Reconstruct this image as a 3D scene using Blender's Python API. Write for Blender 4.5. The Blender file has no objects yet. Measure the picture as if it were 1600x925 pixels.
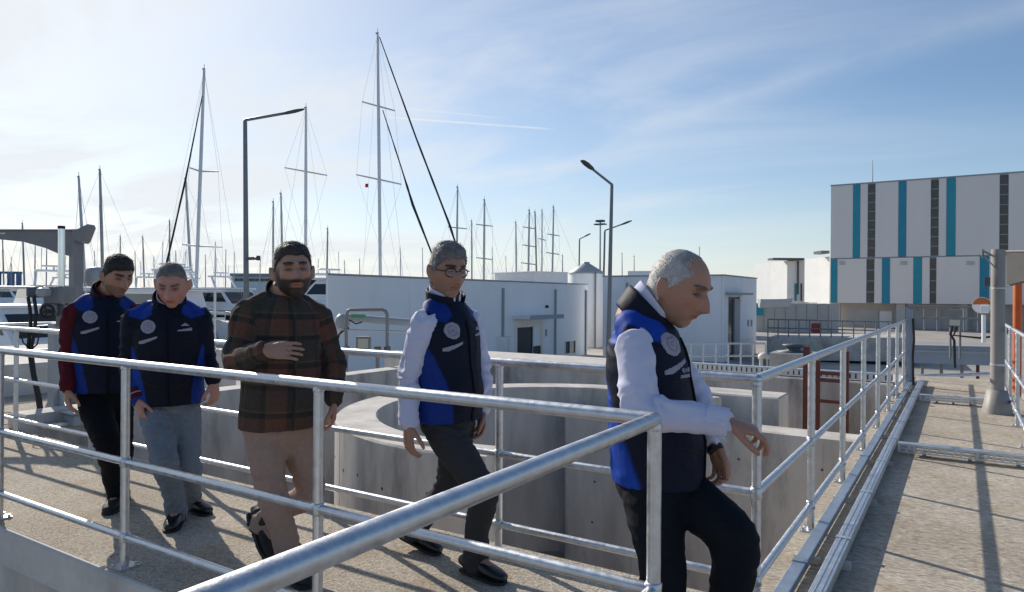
import bpy, math, random
import numpy as np
from mathutils import Vector, Matrix
from mathutils.bvhtree import BVHTree

random.seed(7)
R = math.radians
SC = bpy.context.scene
COL = SC.collection

# ------------------------------------------------------------------ camera
# world: deck of the walkways is z = 0, Y runs along the main walkway, X across it
CAM = Vector((0.0, 0.0, 1.48))
TH = R(32.57)
FPX = 1099.0
ROLL = R(0.407)
FW = Vector((-math.sin(TH), math.cos(TH), 0))
RT0 = Vector((math.cos(TH), math.sin(TH), 0))
UP0 = Vector((0, 0, 1))
RT = RT0 * math.cos(ROLL) + UP0 * math.sin(ROLL)
UPV = UP0 * math.cos(ROLL) - RT0 * math.sin(ROLL)
cd = bpy.data.cameras.new('camera')
cd.sensor_width = 36.0
cd.lens = 36.0 * FPX / 1600.0
cd.clip_start = 0.05
cd.clip_end = 20000
cam = bpy.data.objects.new('camera', cd)
COL.objects.link(cam)
m = Matrix.Identity(4)
for i in range(3):
    m[i][0] = RT[i]; m[i][1] = UPV[i]; m[i][2] = -FW[i]; m[i][3] = CAM[i]
cam.matrix_world = m
SC.camera = cam


def P(px, py, d):
    """point of the place seen at a pixel of the 1600 px photograph, d metres ahead"""
    return CAM + FW * d + RT * ((px - 800) / FPX * d) + UPV * ((462.5 - py) / FPX * d)


def Pz(px, py, z):
    r = FW + RT * ((px - 800) / FPX) + UPV * ((462.5 - py) / FPX)
    return CAM + r * ((z - CAM.z) / r.z)


def Px(px, X, z=0.0):
    """point of the vertical plane X = const in the column of a pixel"""
    k = (px - 800) / FPX
    h = FW + RT0 * k
    t = X / h.x
    return Vector((X, h.y * t, z))


def Py(px, Y, z=0.0):
    k = (px - 800) / FPX
    h = FW + RT0 * k
    t = Y / h.y
    return Vector((h.x * t, Y, z))


# ------------------------------------------------------------------ light
SUN_EL = R(29.5)
TO_SUN = Vector((-0.944 * math.cos(SUN_EL), 0.331 * math.cos(SUN_EL), math.sin(SUN_EL))).normalized()
SUN_AZ = math.atan2(TO_SUN.x, TO_SUN.y)          # clockwise from +Y
world = bpy.data.worlds.new('World')
SC.world = world
world.use_nodes = True
sun_d = bpy.data.lights.new('sun', 'SUN')
sun_d.energy = 5.0
sun_d.angle = R(0.55)
sun_d.color = (1.0, 0.93, 0.82)
sun = bpy.data.objects.new('sun', sun_d)
COL.objects.link(sun)
sun.rotation_mode = 'QUATERNION'
sun.rotation_quaternion = TO_SUN.to_track_quat('Z', 'Y')
SC.view_settings.view_transform = 'Standard'
SC.view_settings.look = 'None'
SC.view_settings.exposure = 0.0
SC.view_settings.gamma = 1.0


def build_world():
    nt = world.node_tree
    N, L = nt.nodes, nt.links
    N.clear()
    out = N.new('ShaderNodeOutputWorld')
    bg = N.new('ShaderNodeBackground')
    bg.inputs['Strength'].default_value = 0.12
    L.new(bg.outputs[0], out.inputs[0])
    sky = N.new('ShaderNodeTexSky')
    sky.sky_type = 'NISHITA'
    sky.sun_disc = False
    sky.sun_elevation = SUN_EL
    sky.sun_rotation = SUN_AZ
    sky.altitude = 0
    sky.air_density = 1.0
    sky.dust_density = 0.55
    sky.ozone_density = 3.2
    tc = N.new('ShaderNodeTexCoord')
    sep = N.new('ShaderNodeSeparateXYZ')
    L.new(tc.outputs['Generated'], sep.inputs[0])

    def M(op, a=None, b=None, clamp=False):
        n = N.new('ShaderNodeMath'); n.operation = op; n.use_clamp = clamp
        for i, v in enumerate((a, b)):
            if v is None: continue
            if isinstance(v, (int, float)): n.inputs[i].default_value = v
            else: L.new(v, n.inputs[i])
        return n.outputs[0]

    # cirrus: a sheet far above, in perspective (x/z, y/z)
    zc = M('MAXIMUM', sep.outputs[2], 0.02)
    zz = M('ADD', zc, 0.12)
    comb = N.new('ShaderNodeCombineXYZ')
    L.new(M('DIVIDE', sep.outputs[0], zz), comb.inputs[0])
    L.new(M('DIVIDE', sep.outputs[1], zz), comb.inputs[1])
    mp = N.new('ShaderNodeMapping')
    mp.inputs['Rotation'].default_value = (0, 0, R(-58))
    mp.inputs['Scale'].default_value = (0.6, 1.25, 1)
    L.new(comb.outputs[0], mp.inputs[0])
    n1 = N.new('ShaderNodeTexNoise')
    n1.inputs['Scale'].default_value = 1.05
    n1.inputs['Detail'].default_value = 7
    n1.inputs['Roughness'].default_value = 0.58
    n1.inputs['Distortion'].default_value = 0.5
    L.new(mp.outputs[0], n1.inputs['Vector'])
    r1 = N.new('ShaderNodeMapRange')
    r1.interpolation_type = 'SMOOTHSTEP'
    r1.inputs['From Min'].default_value = 0.40
    r1.inputs['From Max'].default_value = 0.68
    L.new(n1.outputs[0], r1.inputs[0])
    # more veil towards the sun's half of the sky
    dot = N.new('ShaderNodeVectorMath'); dot.operation = 'DOT_PRODUCT'
    L.new(tc.outputs['Generated'], dot.inputs[0])
    dot.inputs[1].default_value = TO_SUN
    ds = M('MAXIMUM', dot.outputs['Value'], 0.0)
    veil = M('ADD', M('MULTIPLY', M('POWER', ds, 3.0), 0.42), M('MULTIPLY', M('POWER', ds, 14.0), 0.45))
    cov = M('MULTIPLY', r1.outputs[0], M('MULTIPLY', M('POWER', ds, 2.2), 0.62))
    low = M('MULTIPLY', M('POWER', M('SUBTRACT', 1.0, zc, True), 9.0), 0.62)

    # one long straight streak of ice cloud and two contrails: thin great-circle bands
    def dirpix(px, py):
        v = FW + RT * ((px - 800) / FPX) + UPV * ((462.5 - py) / FPX)
        return v.normalized()

    def streak(p0, p1, width, soft):
        a, b = dirpix(*p0), dirpix(*p1)
        nrm = a.cross(b).normalized()
        dn = N.new('ShaderNodeVectorMath'); dn.operation = 'DOT_PRODUCT'
        L.new(tc.outputs['Generated'], dn.inputs[0]); dn.inputs[1].default_value = nrm
        band = M('SUBTRACT', 1.0, M('DIVIDE', M('ABSOLUTE', dn.outputs['Value']), width), True)
        mid = (a + b).normalized()
        half = a.dot(mid)
        dm = N.new('ShaderNodeVectorMath'); dm.operation = 'DOT_PRODUCT'
        L.new(tc.outputs['Generated'], dm.inputs[0]); dm.inputs[1].default_value = mid
        mr = N.new('ShaderNodeMapRange'); mr.interpolation_type = 'SMOOTHSTEP'
        mr.inputs['From Min'].default_value = half
        mr.inputs['From Max'].default_value = half + (1 - half) * soft
        L.new(dm.outputs['Value'], mr.inputs[0])
        return M('MULTIPLY', M('POWER', band, 1.5), mr.outputs[0])

    nn = N.new('ShaderNodeTexNoise')
    nn.inputs['Scale'].default_value = 14
    nn.inputs['Detail'].default_value = 5
    L.new(tc.outputs['Generated'], nn.inputs['Vector'])
    rag = M('ADD', M('MULTIPLY', nn.outputs[0], 1.2), -0.1)
    s1 = M('MULTIPLY', M('MULTIPLY', streak((880, 240), (1900, -90), 0.03, 0.7), rag), 0.30)
    s2 = M('MULTIPLY', M('MULTIPLY', streak((575, 181), (880, 203), 0.0022, 0.6), rag), 0.75)
    s3 = M('MULTIPLY', M('MULTIPLY', streak((590, 165), (800, 186), 0.0018, 0.8), rag), 0.35)
    s4 = M('MULTIPLY', M('MULTIPLY', streak((690, 287), (930, 252), 0.022, 0.95), rag), 0.55)
    tot = M('ADD', M('ADD', M('ADD', veil, cov), low), M('ADD', M('ADD', s1, s2), M('ADD', s3, s4)))
    tot = M('MINIMUM', tot, 0.93)
    hs = N.new('ShaderNodeHueSaturation')
    hs.inputs['Saturation'].default_value = 1.12
    L.new(sky.outputs[0], hs.inputs['Color'])
    mix = N.new('ShaderNodeMix'); mix.data_type = 'RGBA'
    L.new(tot, mix.inputs['Factor'])
    L.new(hs.outputs[0], mix.inputs['A'])
    mix.inputs['B'].default_value = (6.9, 7.2, 7.5, 1)
    L.new(mix.outputs['Result'], bg.inputs['Color'])


build_world()


# ------------------------------------------------------------------ materials
def lin(h):
    if isinstance(h, tuple): return h
    h = h.lstrip('#')
    v = [int(h[i:i + 2], 16) / 255 for i in (0, 2, 4)]
    return tuple(c / 12.92 if c <= .04045 else ((c + .055) / 1.055) ** 2.4 for c in v)


MATS = {}


def mat(name, col, rough=.6, metal=0.0, var=.0, vscale=4.0, bump=0.0, bscale=60.0, spec=.5, stain=0.0, sscale=1.5,
        stain_col=(.05, .045, .04), stretch=(1, 1, 1), rvar=0.0, detail=6, coat=0.0, attr=None, sss=0.0, trans=0.0):
    """procedural principled material: base colour with two scales of variation, stains and fine bump"""
    mt = bpy.data.materials.new(name)
    mt.use_nodes = True
    nt = mt.node_tree
    N, L = nt.nodes, nt.links
    b = N['Principled BSDF']
    b.inputs['Base Color'].default_value = (*lin(col), 1)
    b.inputs['Roughness'].default_value = rough
    b.inputs['Metallic'].default_value = metal
    b.inputs['Specular IOR Level'].default_value = spec
    b.inputs['Coat Weight'].default_value = coat
    b.inputs['Transmission Weight'].default_value = trans
    if sss:
        b.inputs['Subsurface Weight'].default_value = sss
        b.inputs['Subsurface Radius'].default_value = (.9, .3, .15)
        b.inputs['Subsurface Scale'].default_value = .012
    tc = N.new('ShaderNodeTexCoord')
    geo = N.new('ShaderNodeNewGeometry')
    mp = N.new('ShaderNodeMapping')
    mp.inputs['Scale'].default_value = stretch
    L.new(geo.outputs['Position'] if attr is None else tc.outputs['Object'], mp.inputs[0])
    src = None
    if attr:
        a = N.new('ShaderNodeAttribute'); a.attribute_name = attr
        src = a.outputs['Color']
    if var or stain:
        n = N.new('ShaderNodeTexNoise')
        n.inputs['Scale'].default_value = vscale
        n.inputs['Detail'].default_value = detail
        n.inputs['Roughness'].default_value = .62
        L.new(mp.outputs[0], n.inputs['Vector'])
        mr = N.new('ShaderNodeMapRange')
        mr.inputs['From Min'].default_value = .25
        mr.inputs['From Max'].default_value = .75
        mr.inputs['To Min'].default_value = 1 - var
        mr.inputs['To Max'].default_value = 1 + var
        L.new(n.outputs[0], mr.inputs[0])
        vm = N.new('ShaderNodeVectorMath'); vm.operation = 'SCALE'
        if src is None: vm.inputs[0].default_value = lin(col)
        else: L.new(src, vm.inputs[0])
        L.new(mr.outputs[0], vm.inputs['Scale'])
        src = vm.outputs[0]
        if rvar:
            m2 = N.new('ShaderNodeMapRange')
            m2.inputs['From Min'].default_value = .3
            m2.inputs['From Max'].default_value = .7
            m2.inputs['To Min'].default_value = rough - rvar
            m2.inputs['To Max'].default_value = rough + rvar
            L.new(n.outputs[0], m2.inputs[0])
            L.new(m2.outputs[0], b.inputs['Roughness'])
    if stain:
        n2 = N.new('ShaderNodeTexNoise')
        n2.inputs['Scale'].default_value = sscale
        n2.inputs['Detail'].default_value = 8
        n2.inputs['Roughness'].default_value = .7
        L.new(mp.outputs[0], n2.inputs['Vector'])
        m3 = N.new('ShaderNodeMapRange')
        m3.inputs['From Min'].default_value = .52
        m3.inputs['From Max'].default_value = .72
        m3.inputs['To Max'].default_value = stain
        L.new(n2.outputs[0], m3.inputs[0])
        mx = N.new('ShaderNodeMix'); mx.data_type = 'RGBA'
        L.new(m3.outputs[0], mx.inputs['Factor'])
        L.new(src, mx.inputs['A'])
        mx.inputs['B'].default_value = (*stain_col, 1)
        src = mx.outputs['Result']
    if src is not None:
        L.new(src, b.inputs['Base Color'])
    if bump:
        n4 = N.new('ShaderNodeTexNoise')
        n4.inputs['Scale'].default_value = bscale
        n4.inputs['Detail'].default_value = 5
        L.new(mp.outputs[0], n4.inputs['Vector'])
        bp = N.new('ShaderNodeBump')
        bp.inputs['Strength'].default_value = 1.0
        bp.inputs['Distance'].default_value = bump
        L.new(n4.outputs[0], bp.inputs['Height'])
        L.new(bp.outputs[0], b.inputs['Normal'])
    MATS[name] = mt
    return mt


mat('concrete', (.48, .45, .42), .88, var=.26, vscale=1.6, bump=.004, bscale=55, stain=.65, sscale=1.1, stain_col=(.14, .13, .12))
mat('concrete_streaked', (.52, .485, .445), .88, var=.30, vscale=2.2, bump=.003, bscale=70, stain=.75, sscale=1.6, stain_col=(.15, .14, .13), stretch=(1, 1, .28))
mat('concrete_pale', (.55, .52, .48), .9, var=.16, vscale=2.5, bump=.004, bscale=60, stain=.35, sscale=2.2, stain_col=(.2, .19, .17))
mat('galvanized', (.60, .615, .64), .42, .95, var=.2, vscale=26, rvar=.12, bump=.0006, bscale=160, stain=.25, sscale=9, stain_col=(.34, .34, .34))
mat('galvanized_tray', (.58, .61, .65), .42, .9, var=.12, vscale=14, rvar=.08, bump=.0005, bscale=120, stain=.3, sscale=6, stain_col=(.3, .31, .32))
mat('sky_tint_tray', (.36, .43, .52), .45, .75, var=.15, vscale=9, rvar=.08, stain=.4, sscale=5, stain_col=(.2, .24, .28))  # blue in the base colour imitates the sky reflected in the tray
mat('panel_white', (.80, .81, .825), .5, var=.05, vscale=.7, bump=.0008, bscale=30, stain=.12, sscale=.8, stain_col=(.4, .41, .42), stretch=(1, 1, .3))
mat('panel_cream', (.80, .73, .68), .55, var=.05, vscale=.25, stain=.12, sscale=.3, stain_col=(.4, .39, .38), stretch=(1, 1, .25))
mat('panel_grey', (.75, .71, .68), .5, var=.05, vscale=.22, stain=.1, sscale=.3, stain_col=(.4, .4, .41), stretch=(1, 1, .25))
mat('wall_white', (.82, .81, .79), .6, var=.05, vscale=.5, stain=.1, sscale=.6, stain_col=(.5, .48, .45))
mat('teal', (.012, .27, .36), .4, var=.08, vscale=.6)
mat('teal_blue', (.010, .235, .36), .4, var=.08, vscale=.6)
mat('dark_glass', (.03, .032, .032), .12, var=.3, vscale=.5)
mat('strip_glass', (.075, .07, .062), .2, var=.35, vscale=.4)
mat('dark_trim', (.07, .08, .09), .5)
mat('grey_trim', (.3, .33, .37), .5, .2)
mat('shutter', (.45, .435, .42), .6, var=.1, vscale=1)
mat('blue_grey_steel', (.27, .32, .39), .5, .3, var=.12, vscale=3, stain=.25, stain_col=(.15, .16, .18))
mat('grey_steel', (.22, .22, .225), .55, .25, var=.12, vscale=5, stain=.3, sscale=4, stain_col=(.12, .11, .1))
mat('cast_iron', (.085, .1, .115), .5, .2, var=.15, vscale=8)
mat('light_grey_paint', (.33, .36, .38), .45, 0, var=.08, vscale=8)
mat('chrome', (.75, .77, .8), .18, 1.0, var=.05, vscale=6)
mat('black_rubber', (.012, .012, .013), .6)
mat('rust_red', (.13, .035, .025), .7, var=.25, vscale=6, stain=.4, stain_col=(.06, .03, .02))
mat('orange_paint', (.55, .13, .02), .55, var=.12, vscale=4, stain=.3, sscale=5, stain_col=(.3, .08, .03))
mat('red_paint', (.36, .02, .035), .45)
mat('white_paint', (.8, .8, .8), .4, var=.04, vscale=3)
mat('hull_white', (.80, .81, .82), .25, var=.04, vscale=.8, coat=.4)
mat('hull_grey', (.42, .46, .5), .3, var=.05, vscale=.8, coat=.3)
mat('hull_navy', (.02, .035, .08), .25, coat=.4)
mat('deck_cream', (.66, .62, .54), .6, var=.06, vscale=2)
mat('boat_window', (.015, .018, .024), .08)
mat('boat_canvas', (.16, .17, .2), .85, var=.15, vscale=3)
mat('canvas_blue', (.03, .07, .2), .85)
mat('mast_alu', (.44, .46, .48), .5, .4, var=.08, vscale=3)
mat('mast_white', (.68, .69, .71), .4, .1)
mat('mast_dark', (.30, .31, .32), .5, .2)
mat('rigging', (.5, .52, .55), .5, .3)
mat('sail_cover', (.018, .026, .032), .8, var=.3, vscale=3)
mat('flag_red', (.6, .01, .02), .8)
mat('lamp_pole', (.17, .19, .21), .45, .55, var=.08, vscale=4)
mat('lamp_head', (.05, .055, .06), .5)
mat('sheet_beige', (.50, .47, .43), .7, var=.08, vscale=3, stain=.25, sscale=4, stain_col=(.3, .27, .23))
mat('column_grey', (.30, .28, .26), .6, .15, var=.1, vscale=6, stain=.4, sscale=5, stain_col=(.22, .2, .18), stretch=(1, 1, .3))
mat('asphalt', (.34, .315, .285), .92, var=.25, vscale=.35, bump=.01, bscale=12, stain=.3, sscale=.2, stain_col=(.22, .21, .2))
mat('beige_wall', (.50, .46, .42), .85, var=.1, vscale=.8, stain=.3, sscale=.7, stain_col=(.3, .28, .25), stretch=(1, 1, .3))
mat('water', (.03, .06, .08), .12, var=.2, vscale=.2, bump=.05, bscale=.9, spec=.6)
mat('box_beige', (.5, .49, .42), .5)
mat('lift_blue', (.06, .14, .3), .5)
mat('tree_far', (.05, .065, .05), .9, var=.3, vscale=1)


def mat_deck(name, brushed):
    """exposed, weathered concrete deck: coarse sandy aggregate with ochre patches"""
    mt = bpy.data.materials.new(name)
    mt.use_nodes = True
    N, L = mt.node_tree.nodes, mt.node_tree.links
    b = N['Principled BSDF']
    b.inputs['Roughness'].default_value = .92
    b.inputs['Specular IOR Level'].default_value = .25
    g = N.new('ShaderNodeNewGeometry')
    mp = N.new('ShaderNodeMapping')
    mp.inputs['Scale'].default_value = (.3, 1, 1) if brushed else (1, 1, 1)
    L.new(g.outputs['Position'], mp.inputs[0])

    def noise(s, det, vec, rough=.6):
        n = N.new('ShaderNodeTexNoise')
        n.inputs['Scale'].default_value = s
        n.inputs['Detail'].default_value = det
        n.inputs['Roughness'].default_value = rough
        L.new(vec, n.inputs['Vector'])
        return n.outputs[0]

    def ramp(v, stops):
        r = N.new('ShaderNodeValToRGB')
        e = r.color_ramp.elements
        e[0].position, e[0].color = stops[0][0], (*stops[0][1], 1)
        e[1].position, e[1].color = stops[-1][0], (*stops[-1][1], 1)
        for p, c in stops[1:-1]:
            x = e.new(p); x.color = (*c, 1)
        L.new(v, r.inputs[0])
        return r.outputs[0]

    def mixc(f, a, bb, mode='MIX'):
        m_ = N.new('ShaderNodeMix'); m_.data_type = 'RGBA'; m_.blend_type = mode
        if isinstance(f, float): m_.inputs['Factor'].default_value = f
        else: L.new(f, m_.inputs['Factor'])
        L.new(a, m_.inputs['A'])
        L.new(bb, m_.inputs['B'])
        return m_.outputs['Result']

    large = noise(1.1, 5, g.outputs['Position'])
    grain = noise(70, 4, mp.outputs[0], .7)
    strokes = noise(26, 5, mp.outputs[0], .6)
    base = ramp(large, [(.3, (.41, .345, .275)), (.5, (.51, .445, .365)), (.7, (.60, .535, .445))])
    gr = ramp(grain, [(.33, (.30, .29, .28)), (.5, (.90, .89, .87)), (.66, (1.42, 1.40, 1.37))])
    c = mixc(.75, base, gr, 'MULTIPLY')
    st = ramp(strokes, [(.32, (.55, .52, .49)), (.5, (1, 1, 1)), (.68, (1.2, 1.18, 1.15))])
    c = mixc(.6, c, st, 'MULTIPLY')
    yel = ramp(noise(2.3, 6, g.outputs['Position'], .7), [(.56, (0, 0, 0)), (.7, (.5, .5, .5))])
    yc = N.new('ShaderNodeRGB'); yc.outputs[0].default_value = (.36, .25, .10, 1)
    c = mixc(yel, c, yc.outputs[0])
    wh = ramp(noise(1.7, 7, mp.outputs[0], .75), [(.6, (0, 0, 0)), (.72, (.5, .5, .5))])
    wc = N.new('ShaderNodeRGB'); wc.outputs[0].default_value = (.56, .55, .53, 1)
    c = mixc(wh, c, wc.outputs[0])
    L.new(c, b.inputs['Base Color'])
    bp = N.new('ShaderNodeBump')
    bp.inputs['Distance'].default_value = .012
    ad = N.new('ShaderNodeMath'); ad.operation = 'ADD'
    L.new(grain, ad.inputs[0]); L.new(strokes, ad.inputs[1])
    L.new(ad.outputs[0], bp.inputs['Height'])
    L.new(bp.outputs[0], b.inputs['Normal'])
    MATS[name] = mt


mat_deck('deck_rough', False)
mat_deck('deck_brushed', True)


# ------------------------------------------------------------------ mesh helpers
class MB:
    def __init__(s):
        s.v = []; s.f = []; s.mi = []; s.cur = 0; s.sm = []; s.smooth = False

    def add(s, vs, fs, smooth=None):
        o = len(s.v)
        s.v += [tuple(x) for x in vs]
        for f in fs:
            s.f.append(tuple(i + o for i in f)); s.mi.append(s.cur)
            s.sm.append(s.smooth if smooth is None else smooth)

    def box(s, x0, x1, y0, y1, z0, z1, bev=0.0):
        x0, x1 = min(x0, x1), max(x0, x1); y0, y1 = min(y0, y1), max(y0, y1); z0, z1 = min(z0, z1), max(z0, z1)
        if bev > 0:
            b = min(bev, (x1 - x0) / 2.01, (y1 - y0) / 2.01, (z1 - z0) / 2.01)
            vs = []
            for z, i in ((z0, b), (z0 + b, 0), (z1 - b, 0), (z1, b)):
                vs += [(x0 + i + (b if i == 0 else 0) * 0, y0 + i, z), (x1 - i, y0 + i, z), (x1 - i, y1 - i, z), (x0 + i, y1 - i, z)]
            fs = [(3, 2, 1, 0), (12, 13, 14, 15)]
            for k in range(3):
                for j in range(4):
                    a, c = k * 4 + j, k * 4 + (j + 1) % 4
                    fs.append((a, c, c + 4, a + 4))
            s.add(vs, fs)
            return s
        vs = [(x0, y0, z0), (x1, y0, z0), (x1, y1, z0), (x0, y1, z0), (x0, y0, z1), (x1, y0, z1), (x1, y1, z1), (x0, y1, z1)]
        s.add(vs, [(3, 2, 1, 0), (4, 5, 6, 7), (0, 1, 5, 4), (1, 2, 6, 5), (2, 3, 7, 6), (3, 0, 4, 7)])
        return s

    def obox(s, c, ax, ay, az):
        """box from a centre and three half-extent vectors"""
        c, ax, ay, az = Vector(c), Vector(ax), Vector(ay), Vector(az)
        vs = [c + ax * i + ay * j + az * k for k in (-1, 1) for i, j in ((-1, -1), (1, -1), (1, 1), (-1, 1))]
        s.add(vs, [(3, 2, 1, 0), (4, 5, 6, 7), (0, 1, 5, 4), (1, 2, 6, 5), (2, 3, 7, 6), (3, 0, 4, 7)])
        return s

    def tube(s, pts, r, n=10, cap=True):
        pts = [Vector(p) for p in pts]
        rs = r if isinstance(r, (list, tuple)) else [r] * len(pts)
        vs, fs = [], []
        ref = None
        for i, p in enumerate(pts):
            if i == 0: t = (pts[1] - p).normalized()
            elif i == len(pts) - 1: t = (p - pts[i - 1]).normalized()
            else: t = ((pts[i + 1] - p).normalized() + (p - pts[i - 1]).normalized()).normalized()
            if ref is None:
                ref = Vector((0, 0, 1)) if abs(t.z) < .9 else Vector((1, 0, 0))
            a = (ref - t * ref.dot(t)).normalized(); ref = a
            b = t.cross(a)
            k = 1.0
            if 0 < i < len(pts) - 1:
                cs = max(.4, t.dot((p - pts[i - 1]).normalized())); k = 1 / cs if cs > .6 else 1.0
            for j in range(n):
                w = 2 * math.pi * j / n
                vs.append(p + (a * math.cos(w) + b * math.sin(w)) * rs[i] * (k if False else 1))
        for i in range(len(pts) - 1):
            for j in range(n):
                q, q2 = i * n + j, i * n + (j + 1) % n
                fs.append((q, q2, q2 + n, q + n))
        s.add(vs, fs, True)
        if cap:
            o = len(vs) - n
            s.add([vs[j] for j in range(n)], [tuple(range(n - 1, -1, -1))], False)
            s.add([vs[o + j] for j in range(n)], [tuple(range(n))], False)
        return s

    def lathe(s, c, prof, n=20, axis=None):
        """prof: (radius, height) pairs round a vertical axis"""
        c = Vector(c)
        vs, fs = [], []
        for r_, h in prof:
            for j in range(n):
                w = 2 * math.pi * j / n
                vs.append((c.x + r_ * math.cos(w), c.y + r_ * math.sin(w), c.z + h))
        for i in range(len(prof) - 1):
            for j in range(n):
                q, q2 = i * n + j, i * n + (j + 1) % n
                fs.append((q, q2, q2 + n, q + n))
        s.add(vs, fs, True)
        return s

    def prism(s, poly, z0, z1):
        n = len(poly)
        vs = [(x, y, z0) for x, y in poly] + [(x, y, z1) for x, y in poly]
        s.add(vs, [tuple(range(n - 1, -1, -1)), tuple(range(n, 2 * n))] + [(i, (i + 1) % n, n + (i + 1) % n, n + i) for i in range(n)])
        return s

    def mesh(s, name, mats, origin=(0, 0, 0)):
        me = bpy.data.meshes.new(name)
        o = Vector(origin)
        me.from_pydata([tuple(Vector(v) - o) for v in s.v], [], s.f)
        for x in (mats if isinstance(mats, (list, tuple)) else [mats]):
            me.materials.append(MATS[x] if isinstance(x, str) else x)
        me.polygons.foreach_set('material_index', s.mi)
        me.polygons.foreach_set('use_smooth', s.sm)
        me.update()
        return me

    def build(s, name, mats, parent=None, origin=None):
        """one mesh object; vertices are given in world coordinates"""
        if parent is not None:
            org = world_loc(parent)
        else:
            org = Vector(origin) if origin is not None else s.base()
        o = bpy.data.objects.new(name, s.mesh(name, mats, org))
        COL.objects.link(o)
        if parent is not None: o.parent = parent
        else: o.location = org
        return o

    def base(s):
        a = np.array(s.v)
        return Vector(((a[:, 0].min() + a[:, 0].max()) / 2, (a[:, 1].min() + a[:, 1].max()) / 2, a[:, 2].min()))


def world_loc(o):
    l = Vector(o.location)
    while o.parent is not None:
        o = o.parent; l = l + Vector(o.location)
    return l


def tag(o, label=None, cat=None, group=None, kind=None):
    if label: o['label'] = label
    if cat: o['category'] = cat
    if group: o['group'] = group
    if kind: o['kind'] = kind
    return o


def thing(name, label, cat, loc=(0, 0, 0), group=None, kind=None):
    o = bpy.data.objects.new(name, None)
    COL.objects.link(o)
    o.location = loc
    o.empty_display_size = .2
    return tag(o, label, cat, group, kind)


def share(name, me, parent, loc=(0, 0, 0)):
    o = bpy.data.objects.new(name, me)
    COL.objects.link(o)
    o.parent = parent; o.location = loc
    return o


class TB(MB):
    """mesh builder with a placement: local x forward, y to port, z up"""
    def __init__(s, loc, yaw=0.0, sc=1.0):
        super().__init__()
        s.M = Matrix.Translation(Vector(loc)) @ Matrix.Rotation(yaw, 4, 'Z') @ Matrix.Scale(sc, 4)

    def add(s, vs, fs, smooth=None):
        super().add([s.M @ Vector(v) for v in vs], fs, smooth)

    def base(s):
        return s.M.translation


# ------------------------------------------------------------------ ground, water
LAND_Z, SEA_Z = -2.2, -3.2
tag(MB().prism([(-31, -400), (4000, -400), (4000, 6000), (-31, 6000)], LAND_Z - 1.6, LAND_Z).build('ground', 'asphalt'), kind='structure')
w = MB()
nseg = 1
w.add([(-9000, -900, SEA_Z), (-31, -900, SEA_Z), (-31, 12000, SEA_Z), (-9000, 12000, SEA_Z)], [(0, 1, 2, 3)])
tag(w.build('water', 'water'), kind='structure')

# ------------------------------------------------------------------ walkways
def deck(nm, x0, x1, y0, y1, zt, mt):
    b = MB(); b.cur = 1
    b.box(x0, x1, y0, y1, -.23, zt - .001, .012)
    b.cur = 0
    b.box(x0 + .012, x1 - .012, y0 + .03, y1 - .012, zt - .02, zt)
    return tag(b.build(nm, [mt, 'concrete_pale']), kind='structure')


deck('walkway', -22, -.92, 1.99, 3.52, 0, 'deck_rough')
deck('walkway_bay', -22, -8.9, 3.523, 5.2, -.003, 'deck_rough')
deck('main_walkway', -.917, .78, -4, 15.7, 0, 'deck_brushed')


def wall(name, boxes, label, mt='concrete_streaked', cat='wall'):
    b = MB()
    for q in boxes: b.box(*q, .02)
    o = b.build(name, mt)
    return tag(o, label, cat)


wall('support_wall', [(-22, -1.0, 2.12, 2.4, -3.4, -.235)], 'shaded concrete wall standing under the near edge of the left walkway')
wall('support_wall', [(-22, -1.0, 3.1, 3.38, -3.4, -.235)], 'concrete wall under the far edge of the left walkway')
wall('support_wall', [(-.85, -.55, 3.5, 15.6, -3.4, -.235)], 'concrete wall under the left edge of the right walkway')
wall('support_wall', [(.3, .62, -4, 15.6, -3.4, -.235)], 'concrete wall under the right edge of the right walkway')
tag(MB().box(-11.4, -.86, 2.5, 12.6, -3.6, -3.3).build('tank_floor', 'concrete'), kind='structure')

# vortex tank: open ring wall, its inside seen beyond the gap
def ring_wall(c, ro, ri, a0, a1, z0, z1, n=200):
    b = MB(); b.smooth = True
    vs, fs = [], []
    bev = .018
    prof = [(ro, z0), (ro, z1 - bev), (ro - bev, z1), (ri + bev, z1), (ri, z1 - bev), (ri, z0)]
    k = len(prof)
    for i in range(n + 1):
        a = R(a0 + (a1 - a0) * i / n)
        for r_, z in prof: vs.append((c[0] + r_ * math.cos(a), c[1] + r_ * math.sin(a), z))
    for i in range(n):
        for j in range(k - 1):
            fs.append((i * k + j, (i + 1) * k + j, (i + 1) * k + j + 1, i * k + j + 1))
    b.add(vs, fs, False)
    b.add(vs[:k], [tuple(range(k))], False); b.add(vs[-k:], [tuple(range(k - 1, -1, -1))], False)
    return b


tank = ring_wall((-3.9, 7.12), 2.5, 2.05, 285, 60, -3.3, .17).build('round_tank', 'concrete_streaked')
tag(tank, 'round concrete tank with a thick pale rim beyond the middle rail', 'tank')
HOLE = MB(); HOLE.lathe((0, 0, 0), [(.0, .003), (.014, .003), (.017, 0)], 10); HOLE = HOLE.mesh('tie_hole', 'cast_iron')


def mark_wall(parent, pts, nrm):
    l = world_loc(parent)
    for p, n_ in zip(pts, nrm):
        o = share('tie_hole', HOLE, parent, Vector(p) - l)
        o.rotation_mode = 'QUATERNION'; o.rotation_quaternion = Vector(n_).to_track_quat('Z', 'Y')


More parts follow.
